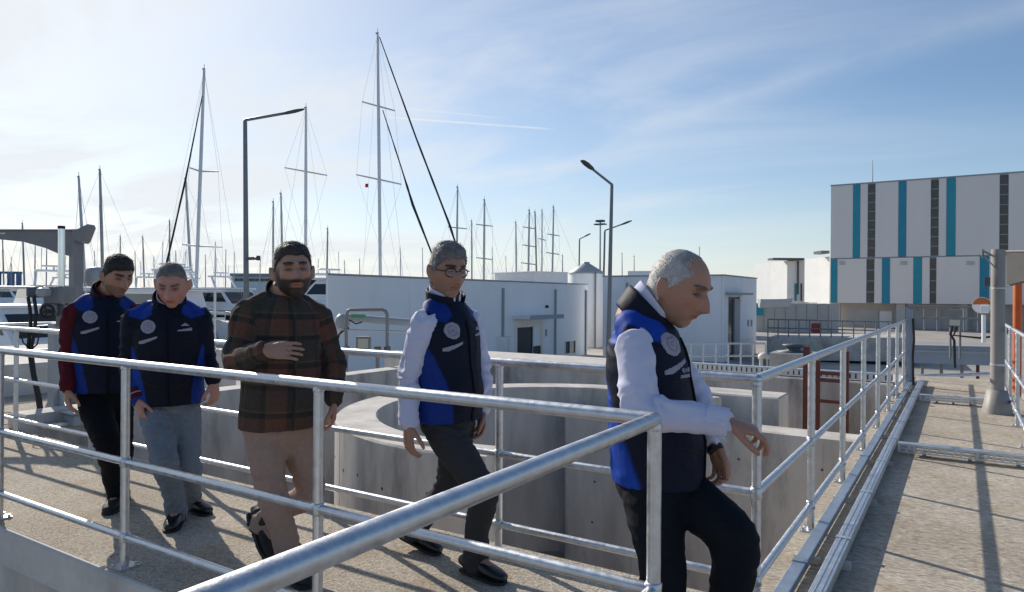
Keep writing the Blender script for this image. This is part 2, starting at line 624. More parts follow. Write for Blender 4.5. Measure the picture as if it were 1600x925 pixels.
pts, nrm = [], []
for k, a in enumerate(range(196, 285, 11)):
    for z in (-.22, -.75, -1.3):
        c_, s_ = math.cos(R(a + 2 * math.sin(k * 5 + z))), math.sin(R(a + 2 * math.sin(k * 5 + z)))
        pts.append((-3.9 + 2.5 * c_, 7.12 + 2.5 * s_, z + .03 * math.sin(k * 3))); nrm.append((c_, s_, 0))
mark_wall(tank, pts, nrm)
for a in range(190, 286, 16):                              # joints left by the formwork boards
    c_, s_ = math.cos(R(a)), math.sin(R(a))
    b = MB(); b.obox((-3.9 + 2.5005 * c_, 7.12 + 2.5005 * s_, -1.57), Vector((-s_, c_, 0)) * .004, Vector((c_, s_, 0)) * .002, (0, 0, 1.70)); b.build('form_joint', 'concrete', tank)
# weir wall with chamfered end
wb = MB().prism([(-4.6, 8.585), (-4.565, 8.55), (-.86, 8.55), (-.86, 9.05), (-4.6, 9.05)], -3.3, -.1)
wo = tag(wb.build('weir_wall', 'concrete_streaked'), 'low concrete wall crossing the pit right behind the front man', 'wall')
pts = [(-4.1 + .95 * i + .06 * math.sin(i * 7 + z * 9), 8.549, z) for i in range(4) for z in (-.45, -1.0, -1.55)]
mark_wall(wo, pts, [(0, -1, 0)] * len(pts))
for i in range(3): MB().box(-3.6 + i * 1.15, -3.593 + i * 1.15, 8.547, 8.56, -3.2, -.125).build('form_joint', 'concrete', wo)
wall('channel_wall', [(-4.1, -2.0, 9.63, 10.25, -3.3, .171)], 'square ended concrete wall with sunlit top beside the red ladder')
wall('basin_wall', [(-8.8, -8.4, 3.53, 12.2, -3.3, .17)], 'long concrete basin wall running behind the man in the plaid shirt')
wall('basin_wall', [(-11.3, -.86, 12.2, 12.62, -3.3, .17)], 'concrete cross wall carrying the cable tray behind the tank pit')
wall('plateau', [(-15.5, -11.4, -6, 8.3, -2.2, .45)], 'raised concrete platform carrying the rear railing', 'concrete_pale', 'platform')
tag(MB().box(-11.4, -8.8, 5.2, 12.2, -.83, -.63).build('channel_floor', 'concrete_pale'), kind='structure')
tag(MB().box(-11.3, -.92, 12.62, 16.2, -2.0, -.06, .02).build('terrace', 'concrete_pale'), kind='structure')

# ------------------------------------------------------------------ railings
TOPZ, MIDZ, LOWZ = 1.1, .57, .165
_plate = MB()
_plate.box(-.055, .055, -.055, .055, 0, .012)
for sx in (-1, 1):
    for sy in (-1, 1):
        _plate.tube([(sx * .04, sy * .04, .012), (sx * .04, sy * .04, .026)], .009, 6)
PLATE = _plate.mesh('base_plate', 'galvanized')
POST = MB().tube([(0, 0, .01), (0, 0, TOPZ - .01)], .0225, 12).mesh('post', 'galvanized')


WELD = MB()
for _z in (MIDZ, LOWZ): WELD.lathe((0, 0, _z), [(.0226, -.027), (.0275, -.022), (.026, 0), (.0275, .022), (.0226, .027)], 12)
WELD.lathe((0, 0, TOPZ), [(.0226, -.034), (.0265, -.026), (.0226, -.014)], 12)
WELD = WELD.mesh('weld_bead', 'galvanized')


def post(parent, x, y, z=0.0, plate=True):
    l = world_loc(parent)
    o = share('post', POST, parent, (x - l.x, y - l.y, z - l.z))
    if plate: share('base_plate', PLATE, o)
    share('weld_bead', WELD, o)['kind'] = 'stuff'
    return o


def rails(parent, a, b, z=0.0, levels=((TOPZ, .0235, 'top_rail'), (MIDZ, .020, 'mid_rail'), (LOWZ, .020, 'low_rail')), mt='galvanized'):
    for zz, r_, nm in levels:
        MB().tube([(a[0], a[1], z + zz), (b[0], b[1], z + zz)], r_, 14).build(nm, mt, parent)


def elbow(parent, c, z, r_, nm='rail_corner'):
    b = MB(); b.lathe((c[0], c[1], z), [(0.0, -r_), (r_ * .6, -r_ * .8), (r_, 0), (r_ * .6, r_ * .8), (0.0, r_)], 14)
    b.build(nm, 'galvanized', parent)


g1 = thing('guardrail', 'near galvanized railing crossing in front of the walking men, with its close corner', 'railing', (-.8, 2.08, 0))
for x in (-.8, -2.3, -3.8, -5.3, -6.8, -8.3, -9.8): post(g1, x, 2.08)
post(g1, -.785, .55); post(g1, -.77, -.95)
rails(g1, (-.8, 2.08), (-11.2, 2.08))
rails(g1, (-.8, 2.08), (-.765, -1.5), levels=((TOPZ, .0222, 'top_rail'), (MIDZ, .020, 'mid_rail'), (LOWZ, .020, 'low_rail')))
elbow(g1, (-.8, 2.08), TOPZ, .0237)

g2 = thing('guardrail', 'far galvanized railing behind the men, turning away along the cable trays', 'railing', (-.8, 3.36, 0))
for x in (-.8, -2.24, -3.75, -5.25, -6.75, -8.25, -9.75): post(g2, x, 3.38)
rails(g2, (-.8, 3.38), (-9.0, 3.38))
yy = 3.38
for k in range(1, 9): post(g2, -.8, 3.38 + k * 1.42)
rails(g2, (-.8, 3.38), (-.8, 14.9))
elbow(g2, (-.8, 3.38), TOPZ, .0237)

g3 = thing('guardrail', 'galvanized railing on the right edge beside the grey column', 'railing', (.6, 8.8, 0))
for k in range(0, 6): post(g3, .56, 7.3 + k * 1.42)
rails(g3, (.56, 6.4), (.56, 14.4))

g4 = thing('guardrail', 'thin grey railing on the raised platform behind the left men', 'railing', (-11.6, 4, .45))
for k in range(0, 4): post(g4, -11.62, 2.0 + k * 2.0, .45)
rails(g4, (-11.62, 1.0), (-11.62, 8.2), .45)

def thin_rail(label, a, b, z, h, n, mt='grey_steel', r_=.03):
    t = thing('guardrail', label, 'railing', (a[0], a[1], z))
    a, b = Vector((a[0], a[1], z)), Vector((b[0], b[1], z))
    me = MB().tube([(0, 0, 0), (0, 0, h)], r_, 6).mesh('post', mt)
    for k in range(n):
        share('post', me, t, (b - a) * (k / (n - 1)))
    for zz, nm in ((h, 'top_rail'), (h * .52, 'mid_rail')):
        u = Vector((0, 0, zz))
        MB().tube([a + u, b + u], r_ * 1.1, 6).build(nm, mt, t)
    return t

a_, b_ = P(1040, 545, 30), P(1196, 540, 30.5)
thin_rail('pale low railing on the lower terrace left of the red ladder', a_, b_, -1.62, 1.12, 9, 'galvanized', .04)
a_, b_ = P(1200, 500, 42), P(1425, 500, 38.5)
thin_rail('dark railing with close posts on top of the distant grey tank', a_, b_, -.85, 1.05, 14, 'grey_steel', .035)
a_, b_ = P(1424, 500, 27), P(1550, 500, 25.6)
thin_rail('railing above the blue grey channel near the cable post', a_, b_, .3, .9, 7, 'grey_steel', .025)

# ------------------------------------------------------------------ cable trays along and across the deck
def tray_long(label, x0, x1, z0, z1, y0, y1, mt, step):
    t = thing('cable_tray', label, 'cable tray', ((x0 + x1) / 2, y0, 0))
    y = y0
    while y < y1 - .05:
        ye = min(y + step, y1)
        b = MB()
        b.box(x0, x1, y + .004, ye - .004, z1 - .014, z1, .003)
        b.box(x0, x0 + .004, y + .004, ye - .004, z0, z1 - .0145)
        b.box(x1 - .004, x1, y + .004, ye - .004, z0, z1 - .0145)
        for q in ((.3, .7) if mt == 'galvanized_tray' else ()):
            xm = x0 + (x1 - x0) * q
            b.box(xm - .005, xm + .005, y + .004, ye - .004, z1, z1 + .004)
        b.build('cover', mt, t)
        if ye < y1 - .05:
            MB().box(x0 - .004, x1 + .004, ye - .02, ye + .02, z0 + .01, z1 + .006).build('joint_strap', mt, t)
        y = ye
    y = y0 + .4
    while y < y1:
        MB().box(x0 - .03, x1 + .03, y, y + .04, .001, z0 - .001).build('foot', 'concrete', t)
        y += 1.4
    return t


tray_long('cable tray coloured with reflected sky blue, running at the foot of the receding railing', -.752, -.684, .035, .075, 1.0, 14.6, 'sky_tint_tray', 3.0)
tray_long('wide galvanized cable tray with ribbed cover, right of the sky tinted one', -.600, -.528, .045, .1, 1.0, 13.9, 'galvanized_tray', 1.15)


def tray_cross(label, y, x0, x1, z=.03, h=.075):
    t = thing('cable_tray', label, 'cable tray', ((x0 + x1) / 2, y, 0))
    b = MB()                                           # perforated front: three strips tied by short webs, holes between
    for zz in (0, h / 2 - .006, h - .012):
        b.box(x0, x1, y - .06, y - .056, z + zz, z + zz + .012)
        b.box(x0, x1, y + .056, y + .06, z + zz, z + zz + .012)
    k = 0
    x = x0
    while x < x1:
        o = .0 if k % 2 == 0 else .03
        b.box(x, x + .022, y - .0597, y - .0563, z + .012, z + h / 2 - .006)
        b.box(x + o * .7, x + o * .7 + .022, y - .0597, y - .0563, z + h / 2 + .006, z + h - .012)
        x += .062; k += 1
    o = b.build('perforated_side', 'galvanized_tray', t); o['kind'] = 'stuff'
    MB().box(x0, x1, y - .062, y + .062, z + h + .001, z + h + .006).build('cover', 'galvanized_tray', t)
    for q in (x0 + .2, (x0 + x1) / 2, x1 - .2):
        MB().box(q, q + .03, y - .05, y + .05, .001, z - .001).build('foot', 'grey_steel', t)


tray_cross('perforated cable tray lying across the right walkway, nearest one', 7.66, -.5, .62)
tray_cross('perforated cable tray across the walkway at the foot of the grey column', 11.7, -.5, .3)
t = thing('cable_tray', 'perforated cable tray on top of the cross wall behind the front man', 'cable tray', (-3, 12.4, .17))
b = MB()
for zz in (0, .09):
    b.box(-4.2, -.9, 12.38, 12.385, .19 + zz, .205 + zz)
x = -4.2
while x < -.9:
    b.box(x, x + .062, 12.381, 12.384, .205, .28); x += .085
b.build('perforated_side', 'galvanized_tray', t)['kind'] = 'stuff'
MB().box(-4.2, -.9, 12.378, 12.55, .298, .304).build('cover', 'galvanized_tray', t)
MB().box(-4.2, -.9, 12.50, 12.549, .19, .297).build('added_hole_backing', 'grey_steel', t)  # added to keep the holes dark against the bright concrete behind

# ------------------------------------------------------------------ column, shelter and instruments on the right
cl = P(1558, 645, 9.15); cl.z = 0
t = thing('column', 'tall weathered grey column standing on a flared block on the right walkway', 'column', cl)
b = MB(); b.tube([cl + Vector((0, 0, .1)), cl + Vector((0, 0, 2.13))], .079, 20); b.build('shaft', 'column_grey', t)
b = MB(); b.lathe(cl, [(.17, .001), (.165, .05), (.115, .3), (.08, .305)], 6); b.build('foot_block', 'column_grey', t)
b = MB(); b.tube([cl + Vector((0, 0, .62)), cl + Vector((0, 0, .645))], .085, 20); b.build('clamp_ring', 'galvanized', t)
b = MB(); b.tube([cl + Vector((0, 0, 1.62)), cl + Vector((0, 0, 1.632))], .082, 20); b.build('clamp_ring', 'galvanized', t)
q = P(1542, 440, 9.12)
MB().box(q.x - .03, q.x + .035, q.y - .04, q.y + .04, q.z - .06, q.z + .06, .008).build('junction_box', 'cast_iron', t)
q = P(1543, 397, 9.12)
b = MB()
b.obox(q + Vector((.02, 0, 0)), RT0 * .1 + Vector((0, 0, -.05)), (0, .05, 0), (0, 0, .012))
b.obox(q + Vector((.03, 0, -.11)), RT0 * .085 + Vector((0, 0, -.09)), (0, .02, 0), (0, 0, .012))
b.obox(q + Vector((-.05, 0, .01)), RT0 * .012, (0, .05, 0), (0, 0, .05))
b.build('bracket', 'column_grey', t)
b = MB()
b.tube([P(1552, 446, 9.05), P(1578, 447, 9.6)], .006, 6)
b.build('tie_wire', 'galvanized', t)
# shelter of folded beige sheet carried by an orange post
s0 = P(1574, 397, 10.2)
t = thing('shelter', 'beige sheet canopy with an orange post at the right border', 'shelter', (s0.x, s0.y, 0))
A, B_ = P(1572, 396, 10.4), P(1760, 394, 8.9)
C_, D_ = P(1573, 446, 10.9), P(1760, 400, 9.4)
up = Vector((0, 0, .02))
b = MB()
vs = [A, B_, D_, C_, A + up, B_ + up, D_ + up, C_ + up]
b.add(vs, [(3, 2, 1, 0), (4, 5, 6, 7), (0, 1, 5, 4), (1, 2, 6, 5), (2, 3, 7, 6), (3, 0, 4, 7)])
b.build('canopy', 'sheet_beige', t)
b = MB(); b.tube([A + Vector((-.02, 0, .03)), B_ + Vector((0, 0, .03))], .018, 8); b.build('front_beam', 'column_grey', t)
b = MB(); b.tube([C_ + Vector((0, 0, -.012)), D_ + Vector((0, 0, -.012))], .014, 8); b.build('rear_beam', 'grey_steel', t)
b = MB(); q = P(1590, 440, 11.2); b.tube([(q.x, q.y, -.2), (q.x, q.y, q.z)], .06, 12); b.build('orange_post', 'orange_paint', t)
b = MB(); q = P(1620, 430, 10.9); b.tube([(q.x, q.y, -.2), (q.x, q.y, q.z)], .06, 12); b.build('orange_post', 'orange_paint', t)

# cable post at the end of the receding railing
q = Pz(1420, 603, 0)
t = thing('cable_post', 'slate square post with a black cable at the railing end', 'post', (q.x, q.y, 0))
MB().box(q.x - .05, q.x + .05, q.y - .04, q.y + .04, .001, 1.32, .008).build('shaft', 'blue_grey_steel', t)
b = MB(); b.tube([(q.x + .06, q.y - .05, 1.15), (q.x + .075, q.y - .06, .8), (q.x + .06, q.y - .06, .5), (q.x + .07, q.y - .06, .02)], .018, 8); b.build('cable', 'black_rubber', t)
b = MB(); b.box(q.x - .03, q.x + .07, q.y - .06, q.y + .02, 1.321, 1.40, .01); b.box(q.x + .09, q.x + .15, q.y - .03, q.y + .03, 1.28, 1.36, .01)
b.build('junction_box', 'grey_steel', t)

# disc instrument on a white post
q = P(1537, 535, 17)
t = thing('instrument_post', 'white post carrying a round orange and white disc', 'instrument', (q.x, q.y, q.z))
b = MB(); b.tube([q, P(1537, 492, 17)], .045, 10); b.build('post', 'white_paint', t)
hd = P(1534, 477, 17)
vd = (CAM - hd).normalized()
rr = vd.cross(Vector((0, 0, 1))).normalized() * -1
uu = Vector((0, 0, 1))
def disc(c, r_, th_, mt, nm, n=24, half=None):
    b = MB(); pts = []
    for s_ in (0, 1):
        for j in range(n + 1):
            a = (2 * math.pi * j / n) if half is None else (half[0] + (half[1] - half[0]) * j / n)
            pts.append(c + vd * (th_ * s_) + rr * (r_ * math.cos(a)) + uu * (r_ * math.sin(a)))
    k = n + 1
    b.add(pts, [tuple(range(k - 1, -1, -1)), tuple(range(k, 2 * k))] + [(j, (j + 1) % k, k + (j + 1) % k, k + j) for j in range(k)])
    return b.build(nm, mt, t)
disc(hd, .2, .03, 'white_paint', 'disc')
disc(hd + vd * .032, .185, .01, 'orange_paint', 'orange_panel', 16, (R(10), R(175)))
b = MB(); h2 = P(1539, 483, 16.8); b.box(h2.x - .09, h2.x + .09, h2.y - .06, h2.y + .06, h2.z - .1, h2.z + .1, .03); b.build('sensor_head', 'white_paint', t)
b = MB(); h2 = P(1552, 482, 16.8); b.box(h2.x - .05, h2.x + .05, h2.y - .06, h2.y + .06, h2.z - .16, h2.z + .13, .02); b.build('cable_box', 'grey_steel', t)

# control cabinet on a stand with cables
q = P(1491, 560, 20)
t = thing('control_cabinet', 'small beige control box on a stand with looping black cables', 'control box', (q.x, q.y, q.z))
c1, c2 = P(1481, 510, 20), P(1503, 483, 20)
MB().box(c1.x, c2.x, c1.y - .05, c1.y + .12, c1.z, c2.z, .01).build('cabinet', 'grey_steel', t)
MB().box(c1.x + .04, c2.x - .04, c1.y - .075, c1.y - .052, c1.z + .03, c1.z + .2, .008).build('front_panel', 'box_beige', t)
b = MB()
for px in (1485, 1500): b.tube([P(px, 560, 20.05), P(px, 508, 20.05)], .03, 6)
b.build('stand', 'grey_steel', t)
b = MB(); b.tube([P(1488, 510, 19.9), P(1485, 522, 19.9), P(1491, 532, 19.9), P(1492, 575, 19.9)], .035, 6); b.build('cable', 'black_rubber', t)
b = MB(); b.tube([P(1496, 510, 19.9), P(1490, 524, 19.85), P(1530, 528, 19.8), P(1550, 526, 19.7)], .03, 6); b.build('cable', 'black_rubber', t)

# blue-grey channel bridge behind the walkway end
a_, b_ = P(1422, 537, 22), P(1556, 540, 20.8)
dv = (b_ - a_).normalized(); nv = Vector((-dv.y, dv.x, 0)).normalized()
t = thing('channel_trough', 'blue grey steel channel crossing behind the end of the walkway', 'channel', (a_.x, a_.y, 0))
mid = (a_ + b_) / 2
MB().obox(mid + Vector((0, 0, -.3)), (b_ - a_) / 2, nv * .35, (0, 0, .27)).build('side_plate', 'blue_grey_steel', t)
MB().obox(mid + Vector((0, 0, -.02)), (b_ - a_) / 2, nv * .42, (0, 0, .008)).build('flange', 'light_grey_paint', t)
MB().obox(mid + Vector((0, 0, -.2)) - nv * .37, (b_ - a_) / 2, nv * .018, (0, 0, .03)).build('stiffener', 'light_grey_paint', t)
for k in (.15, .38, .62, .8):
    c = a_.lerp(b_, k)
    b = MB(); b.tube([(c.x, c.y, LAND_Z), (c.x, c.y, c.z - .58)], .045, 8); b.build('leg', 'rust_red' if k == .8 else 'grey_steel', t)
# pale slabs and pipes on the ground beyond the walkway
wall('low_slab', [(-3.6, 2.2, 17.2, 19.4, -2.2, -.62)], 'pale sunlit concrete slab just beyond the walkway end', 'concrete_pale', 'slab')
b = MB(); b.tube([P(1425, 588, 16), P(1550, 584, 15.2)], .04, 8)
tag(b.build('pipe', 'galvanized'), 'thin horizontal pipe crossing just beyond the walkway end', 'pipe')
# distant grey tank
a_, b_ = P(1198, 527, 42), P(1430, 527, 38.3)
dv = (b_ - a_); nv = Vector((-dv.y, dv.x, 0)).normalized()
MBt = MB().obox((a_ + b_) / 2 + Vector((0, 0, -.68)) + nv * 2.5, dv / 2, nv * 2.5, (0, 0, .66))
tag(MBt.build('settling_tank', 'concrete'), 'long low grey tank carrying the dark close posted railing', 'tank')
q = P(1276, 508, 41)
MB_ = MB().box(q.x - .26, q.x + .26, q.y - .2, q.y + .2, q.z - .45, q.z + .12, .05)
tag(MB_.build('red_bin', 'red_paint'), 'small bright red box on the distant grey tank', 'box')
# plinth with a dark ventilator
q = P(1234, 552, 16.5)
wall('plinth', [(q.x - .46, q.x + .5, q.y, q.y + .9, -2.2, q.z)], 'small square concrete plinth under the dark ventilator', 'concrete', 'plinth')
b = MB(); b.lathe((q.x, q.y + .45, q.z + .002), [(.40, 0), (.40, .02), (.16, .05), (.16, .09), (.26, .15), (.26, .18), (0, .2)], 20)
tag(b.build('ventilator', 'cast_iron'), 'dark round ventilator on the concrete plinth left of the ladder', 'ventilator')
q = P(1193, 575, 16.5)
t = thing('hydrant', 'cream stub pipe with a dark valve beside the ventilator plinth', 'hydrant', (q.x, q.y, q.z))
b = MB(); b.lathe((q.x, q.y, q.z - .3), [(.1, 0), (.1, .5), (.13, .52), (.13, .6), (.05, .66), (0, .66)], 14); b.build('body', 'deck_cream', t)
b = MB(); b.tube([(q.x + .05, q.y - .14, q.z - .25), (q.x + .05, q.y - .14, q.z + .22)], .04, 8); b.build('valve_stem', 'cast_iron', t)
# rust red ladder rising from the pit
t = thing('ladder', 'rust red steel ladder frame rising from the pit behind the railing', 'ladder', Py(1290, 11.6, -3))
for px, top in ((1261, 541), (1322, 549)):
    q = Py(px, 11.7); d_ = (q - CAM).dot(FW)
    zt = P(px, top, d_).z
    MB().box(q.x - .045, q.x + .045, q.y - .04, q.y + .04, -3.3, zt).build('upright', 'rust_red', t)
q = Py(1279, 11.7)
MB().box(q.x - .03, q.x + .03, q.y - .02, q.y + .02, -3.3, .52).build('upright', 'rust_red', t)
xa, xb = Py(1261, 11.7).x + .046, Py(1322, 11.7).x - .046
for k, z in enumerate((-2.3, -1.75, -1.2, -.65, -.1, .22, .33)):
    MB().box(xa, xb, 11.67, 11.71, z - .025, z + .025).build('rung', 'rust_red', t)

# ------------------------------------------------------------------ sluice gate, valve drive, davit on the left
sg = Vector((-9.1, 4.15, 0))
t = thing('sluice_gate_drive', 'grey gate drive with handwheel, two cables and a chromed stem tube', 'valve drive', sg)
MB().box(sg.x - .075, sg.x + .075, sg.y - .06, sg.y + .06, .013, 1.12, .01).build('pedestal', 'light_grey_paint', t)
b = MB(); b.box(sg.x - .45, sg.x + .45, sg.y - .28, sg.y + .22, .0, .012); b.build('foot_plate', 'blue_grey_steel', t)
for s_ in (-1, 1):
    b = MB(); b.prism([(sg.x + s_ * .08, sg.y - .01), (sg.x + s_ * .3, sg.y - .01), (sg.x + s_ * .3, sg.y + .01), (sg.x + s_ * .08, sg.y + .01)], .013, .02)
    vs = [(sg.x + s_ * .076, sg.y - .008, .013), (sg.x + s_ * .3, sg.y - .008, .013), (sg.x + s_ * .076, sg.y - .008, .34), (sg.x + s_ * .076, sg.y + .008, .013), (sg.x + s_ * .3, sg.y + .008, .013), (sg.x + s_ * .076, sg.y + .008, .34)]
    b.add(vs, [(0, 1, 2), (5, 4, 3), (0, 3, 4, 1), (1, 4, 5, 2), (2, 5, 3, 0)])
    b.build('gusset', 'light_grey_paint', t)
d0 = 8.3
def Q(px, py, d=d0): return P(px, py, d)
def pbox(px0, py0, px1, py1, d, depth, mt, nm, par, bev=.02):
    """upright box whose front face covers those pixels at that distance"""
    c = (P(px0, py0, d) + P(px1, py1, d)) / 2
    w_ = abs(px1 - px0) / FPX * d / 2; h_ = abs(py1 - py0) / FPX * d / 2
    b = MB()
    n = 8
    b.obox(c + FW * depth / 2, RT0 * w_, FW * depth / 2, (0, 0, h_))
    o = b.build(nm, mt, par)
    if bev:
        mdf = o.modifiers.new('bevel', 'BEVEL'); mdf.width = bev; mdf.segments = 2
    return o
pbox(66, 447, 95, 475, 8.2, .3, 'grey_steel', 'gearbox', t, .03)
pbox(39, 447, 56, 465, 8.15, .2, 'cast_iron', 'terminal_box', t, .03)
pbox(53, 449, 68, 464, 8.05, .18, 'light_grey_paint', 'motor_head', t, .04)
pbox(62, 474, 86, 492, 8.2, .2, 'grey_steel', 'gear_case', t, .03)
pbox(84, 475, 98, 494, 8.25, .2, 'cast_iron', 'end_case', t, .02)
pbox(86, 492, 97, 510, 8.25, .16, 'grey_steel', 'stem_nut', t, .02)
hw = Q(74, 487, 8.0)
b = MB(); pts = []
wr, wu = RT0, Vector((0, 0, 1))
for j in range(25):
    a = 2 * math.pi * j / 24
    pts.append(hw + wr * (.075 * math.cos(a)) + wu * (.075 * math.sin(a)))
b.tube(pts, .016, 8, False)
for a in (0, 1, 2): b.tube([hw, hw + wr * (.07 * math.cos(a * 2.09)) + wu * (.07 * math.sin(a * 2.09))], .011, 6)
b.tube([hw - FW * .03, hw + FW * .1], .03, 12)
b.build('handwheel', 'black_rubber', t)
b = MB(); b.tube([Q(96, 488, 8.3), Q(96, 357, 8.3)], .036, 14); b.build('stem_tube', 'chrome', t)
b = MB(); b.tube([Q(96, 357.5, 8.3), Q(96, 353, 8.3)], .04, 14); b.build('tube_cap', 'black_rubber', t)
for pts in ([(44, 464), (47, 485), (48, 510), (44, 540), (50, 580), (58, 620), (62, 651)], [(53, 463), (57, 490), (54, 515), (49, 545), (54, 585), (63, 625), (66, 651)]):
    b = MB(); b.tube([Q(x, y, 8.12) for x, y in pts], .02, 8); b.build('cable', 'black_rubber', t)
for pts in ([(46, 545), (36, 535), (33, 523), (40, 517), (47, 528), (50, 545)], [(50, 545), (58, 538), (61, 525), (56, 518), (50, 528), (48, 545)]):
    b = MB(); b.tube([Q(x, y, 8.1) for x, y in pts], .009, 6); b.build('cable_loop', 'black_rubber', t)

dc = Vector((-9.9, 4.75, 0))
t = thing('davit_crane', 'grey steel davit crane with a tapering arm, left of the men', 'crane', dc)
dd = (dc - CAM).dot(FW)
cx = 800 + (dc - CAM).dot(RT0) / dd * FPX
b = MB(); b.box(dc.x - .065, dc.x + .065, dc.y - .06, dc.y + .06, .0, P(124, 362, dd).z, .01); b.build('mast', 'grey_steel', t)
b = MB(); b.box(dc.x - .2, dc.x + .2, dc.y - .2, dc.y + .2, 0.0, .015); b.build('foot_plate', 'blue_grey_steel', t)
top, th2 = 361, .03
ol = [(cx - 1, top), (cx - 1, 399), (cx - 8, 400), (cx - 22, 398), (cx - 45, 388), (cx - 80, 378), (cx - 120, 374), (cx - 210, 372), (cx - 210, top)]
b = MB(); fr = [P(x, y, dd) - FW * th2 for x, y in ol]; bk = [p + FW * (2 * th2) for p in fr]; n = len(ol)
b.add(fr + bk, [tuple(range(n)), tuple(range(2 * n - 1, n - 1, -1))] + [(i, n + i, n + (i + 1) % n, (i + 1) % n) for i in range(n)])
b.build('arm', 'grey_steel', t)
b = MB(); c1, c2 = P(cx - 210, top - 1.2, dd), P(cx + 1, top - 1.2, dd)
b.obox((c1 + c2) / 2, (c2 - c1) / 2, FW * .06, (0, 0, .008)); b.build('arm_flange', 'grey_steel', t)
ol = [(cx - 6, 358), (cx + 2, 358), (cx + 18, 350), (cx + 20, 355), (cx + 12, 376), (cx + 8, 380), (cx - 4, 374)]
b = MB(); fr = [P(x, y, dd - .09) for x, y in ol]; bk = [p + FW * .16 for p in fr]; n = len(ol)
b.add(fr + bk, [tuple(range(n)), tuple(range(2 * n - 1, n - 1, -1))] + [(i, n + i, n + (i + 1) % n, (i + 1) % n) for i in range(n)])
b.build('winch_cheek', 'grey_steel', t)
b = MB()
for k in range(5):                                         # worn white stencil strokes near the arm end
    c = P(2 + k * 2.1, 365, dd) - FW * (th2 + .002); b.obox(c, RT0 * .006, FW * .0008, (0, 0, .012 if k % 2 else .009))
b.build('stencil_mark', 'white_paint', t)['kind'] = 'stuff'
q = P(150, 433, 9.6)
b = MB()
b.lathe((q.x, q.y, q.z), [(0, -.14), (.1, -.13), (.14, -.06), (.14, .08), (.1, .13), (0, .14)], 16)
b.tube([(q.x, q.y, 0), (q.x, q.y, q.z - .12)], .03, 8)
tag(b.build('float_lamp', 'light_grey_paint'), 'rounded grey lamp on a stalk behind the leftmost man', 'lamp')
# checker-plate cover of the gate shaft and a small hoist foot
b = MB(); c0 = Vector((-8.75, 3.9, 0))
for i in range(4):
    b.box(c0.x + i * .12, c0.x + i * .12 + .1, c0.y - .25, c0.y + .25, .02, .06, .004)
t = thing('grating', 'small galvanized floor grating at the foot of the gate drive', 'grating', c0)
b.build('bars', 'galvanized', t)['kind'] = 'stuff'
q = Pz(122, 665, 0)
b = MB(); b.box(q.x - .11, q.x + .11, q.y - .1, q.y + .1, .002, .14, .02); b.box(q.x - .14, q.x + .14, q.y - .13, q.y + .13, .142, .165, .008)
tag(b.build('pump_cover', 'light_grey_paint'), 'low grey capped housing on the deck behind the maroon sleeve', 'housing')

# ------------------------------------------------------------------ pipework between the men, in front of the long building
t = thing('pipe_manifold', 'grey pipe manifold with green valve between plaid shirt and glasses man', 'pipework', P(560, 560, 19))
D = 19
b = MB(); b.tube([P(541, 545, D), P(541, 497, D), P(543, 486, D), P(548, 484, D), P(598, 484, D), P(603, 487, D), P(605, 492, D), P(605, 560, D)], .045, 10); b.build('bow_pipe', 'grey_steel', t)
b = MB(); b.tube([P(545, 496, D + .4), P(640, 504, D + .3)], .1, 12); b.build('main_pipe', 'light_grey_paint', t)
b = MB(); b.lathe(P(535, 520, D + .4), [(0, 0), (.12, .08), (.2, .25), (.2, .4), (.1, .52), (0, .52)], 16); b.build('vessel', 'light_grey_paint', t)
MAT_green = mat('valve_green', (.05, .25, .12), .5)
b = MB(); b.box(*sorted((P(545, 494, D - .2).x, P(575, 494, D - .2).x)), P(560, 494, D - .2).y - .05, P(560, 494, D - .2).y + .05, P(560, 496, D - .2).z, P(560, 491, D - .2).z); b.build('valve_body', 'valve_green', t)
b = MB(); b.tube([P(546, 500, D), P(556, 506, D - .1), P(566, 503, D)], .02, 6); b.build('cable', 'black_rubber', t)
b = MB(); b.tube([P(526, 535, D), P(530, 522, D), P(538, 515, D), P(545, 512, D)], .03, 6); b.build('cable', 'black_rubber', t)
b = MB(); b.tube([P(528, 515, D), P(640, 519, D)], .03, 8); b.build('hand_rail', 'galvanized', t)
for px in (541, 590, 605):
    b = MB(); c = P(px, 545, D); b.tube([(c.x, c.y, LAND_Z), (c.x, c.y, c.z)], .05, 8); b.build('stand_pipe', 'grey_steel', t)
    b = MB(); b.tube([P(px, 548, D - .05), P(px, 541, D - .05)], .09, 10); b.build('flange', 'cast_iron', t)
c = P(565, 535, 19.6)
t = thing('meter_box', 'pale wall cabinet with glass front below the pipe manifold', 'cabinet', c)
pbox(556, 526, 577, 546, 19.5, .25, 'grey_steel', 'cabinet', t, .02)
pbox(559, 529, 575, 544, 19.47, .02, 'box_beige', 'front_panel', t, 0)

# ------------------------------------------------------------------ buildings
def seg_positions(pxs, fn): return [fn(p) for p in pxs]


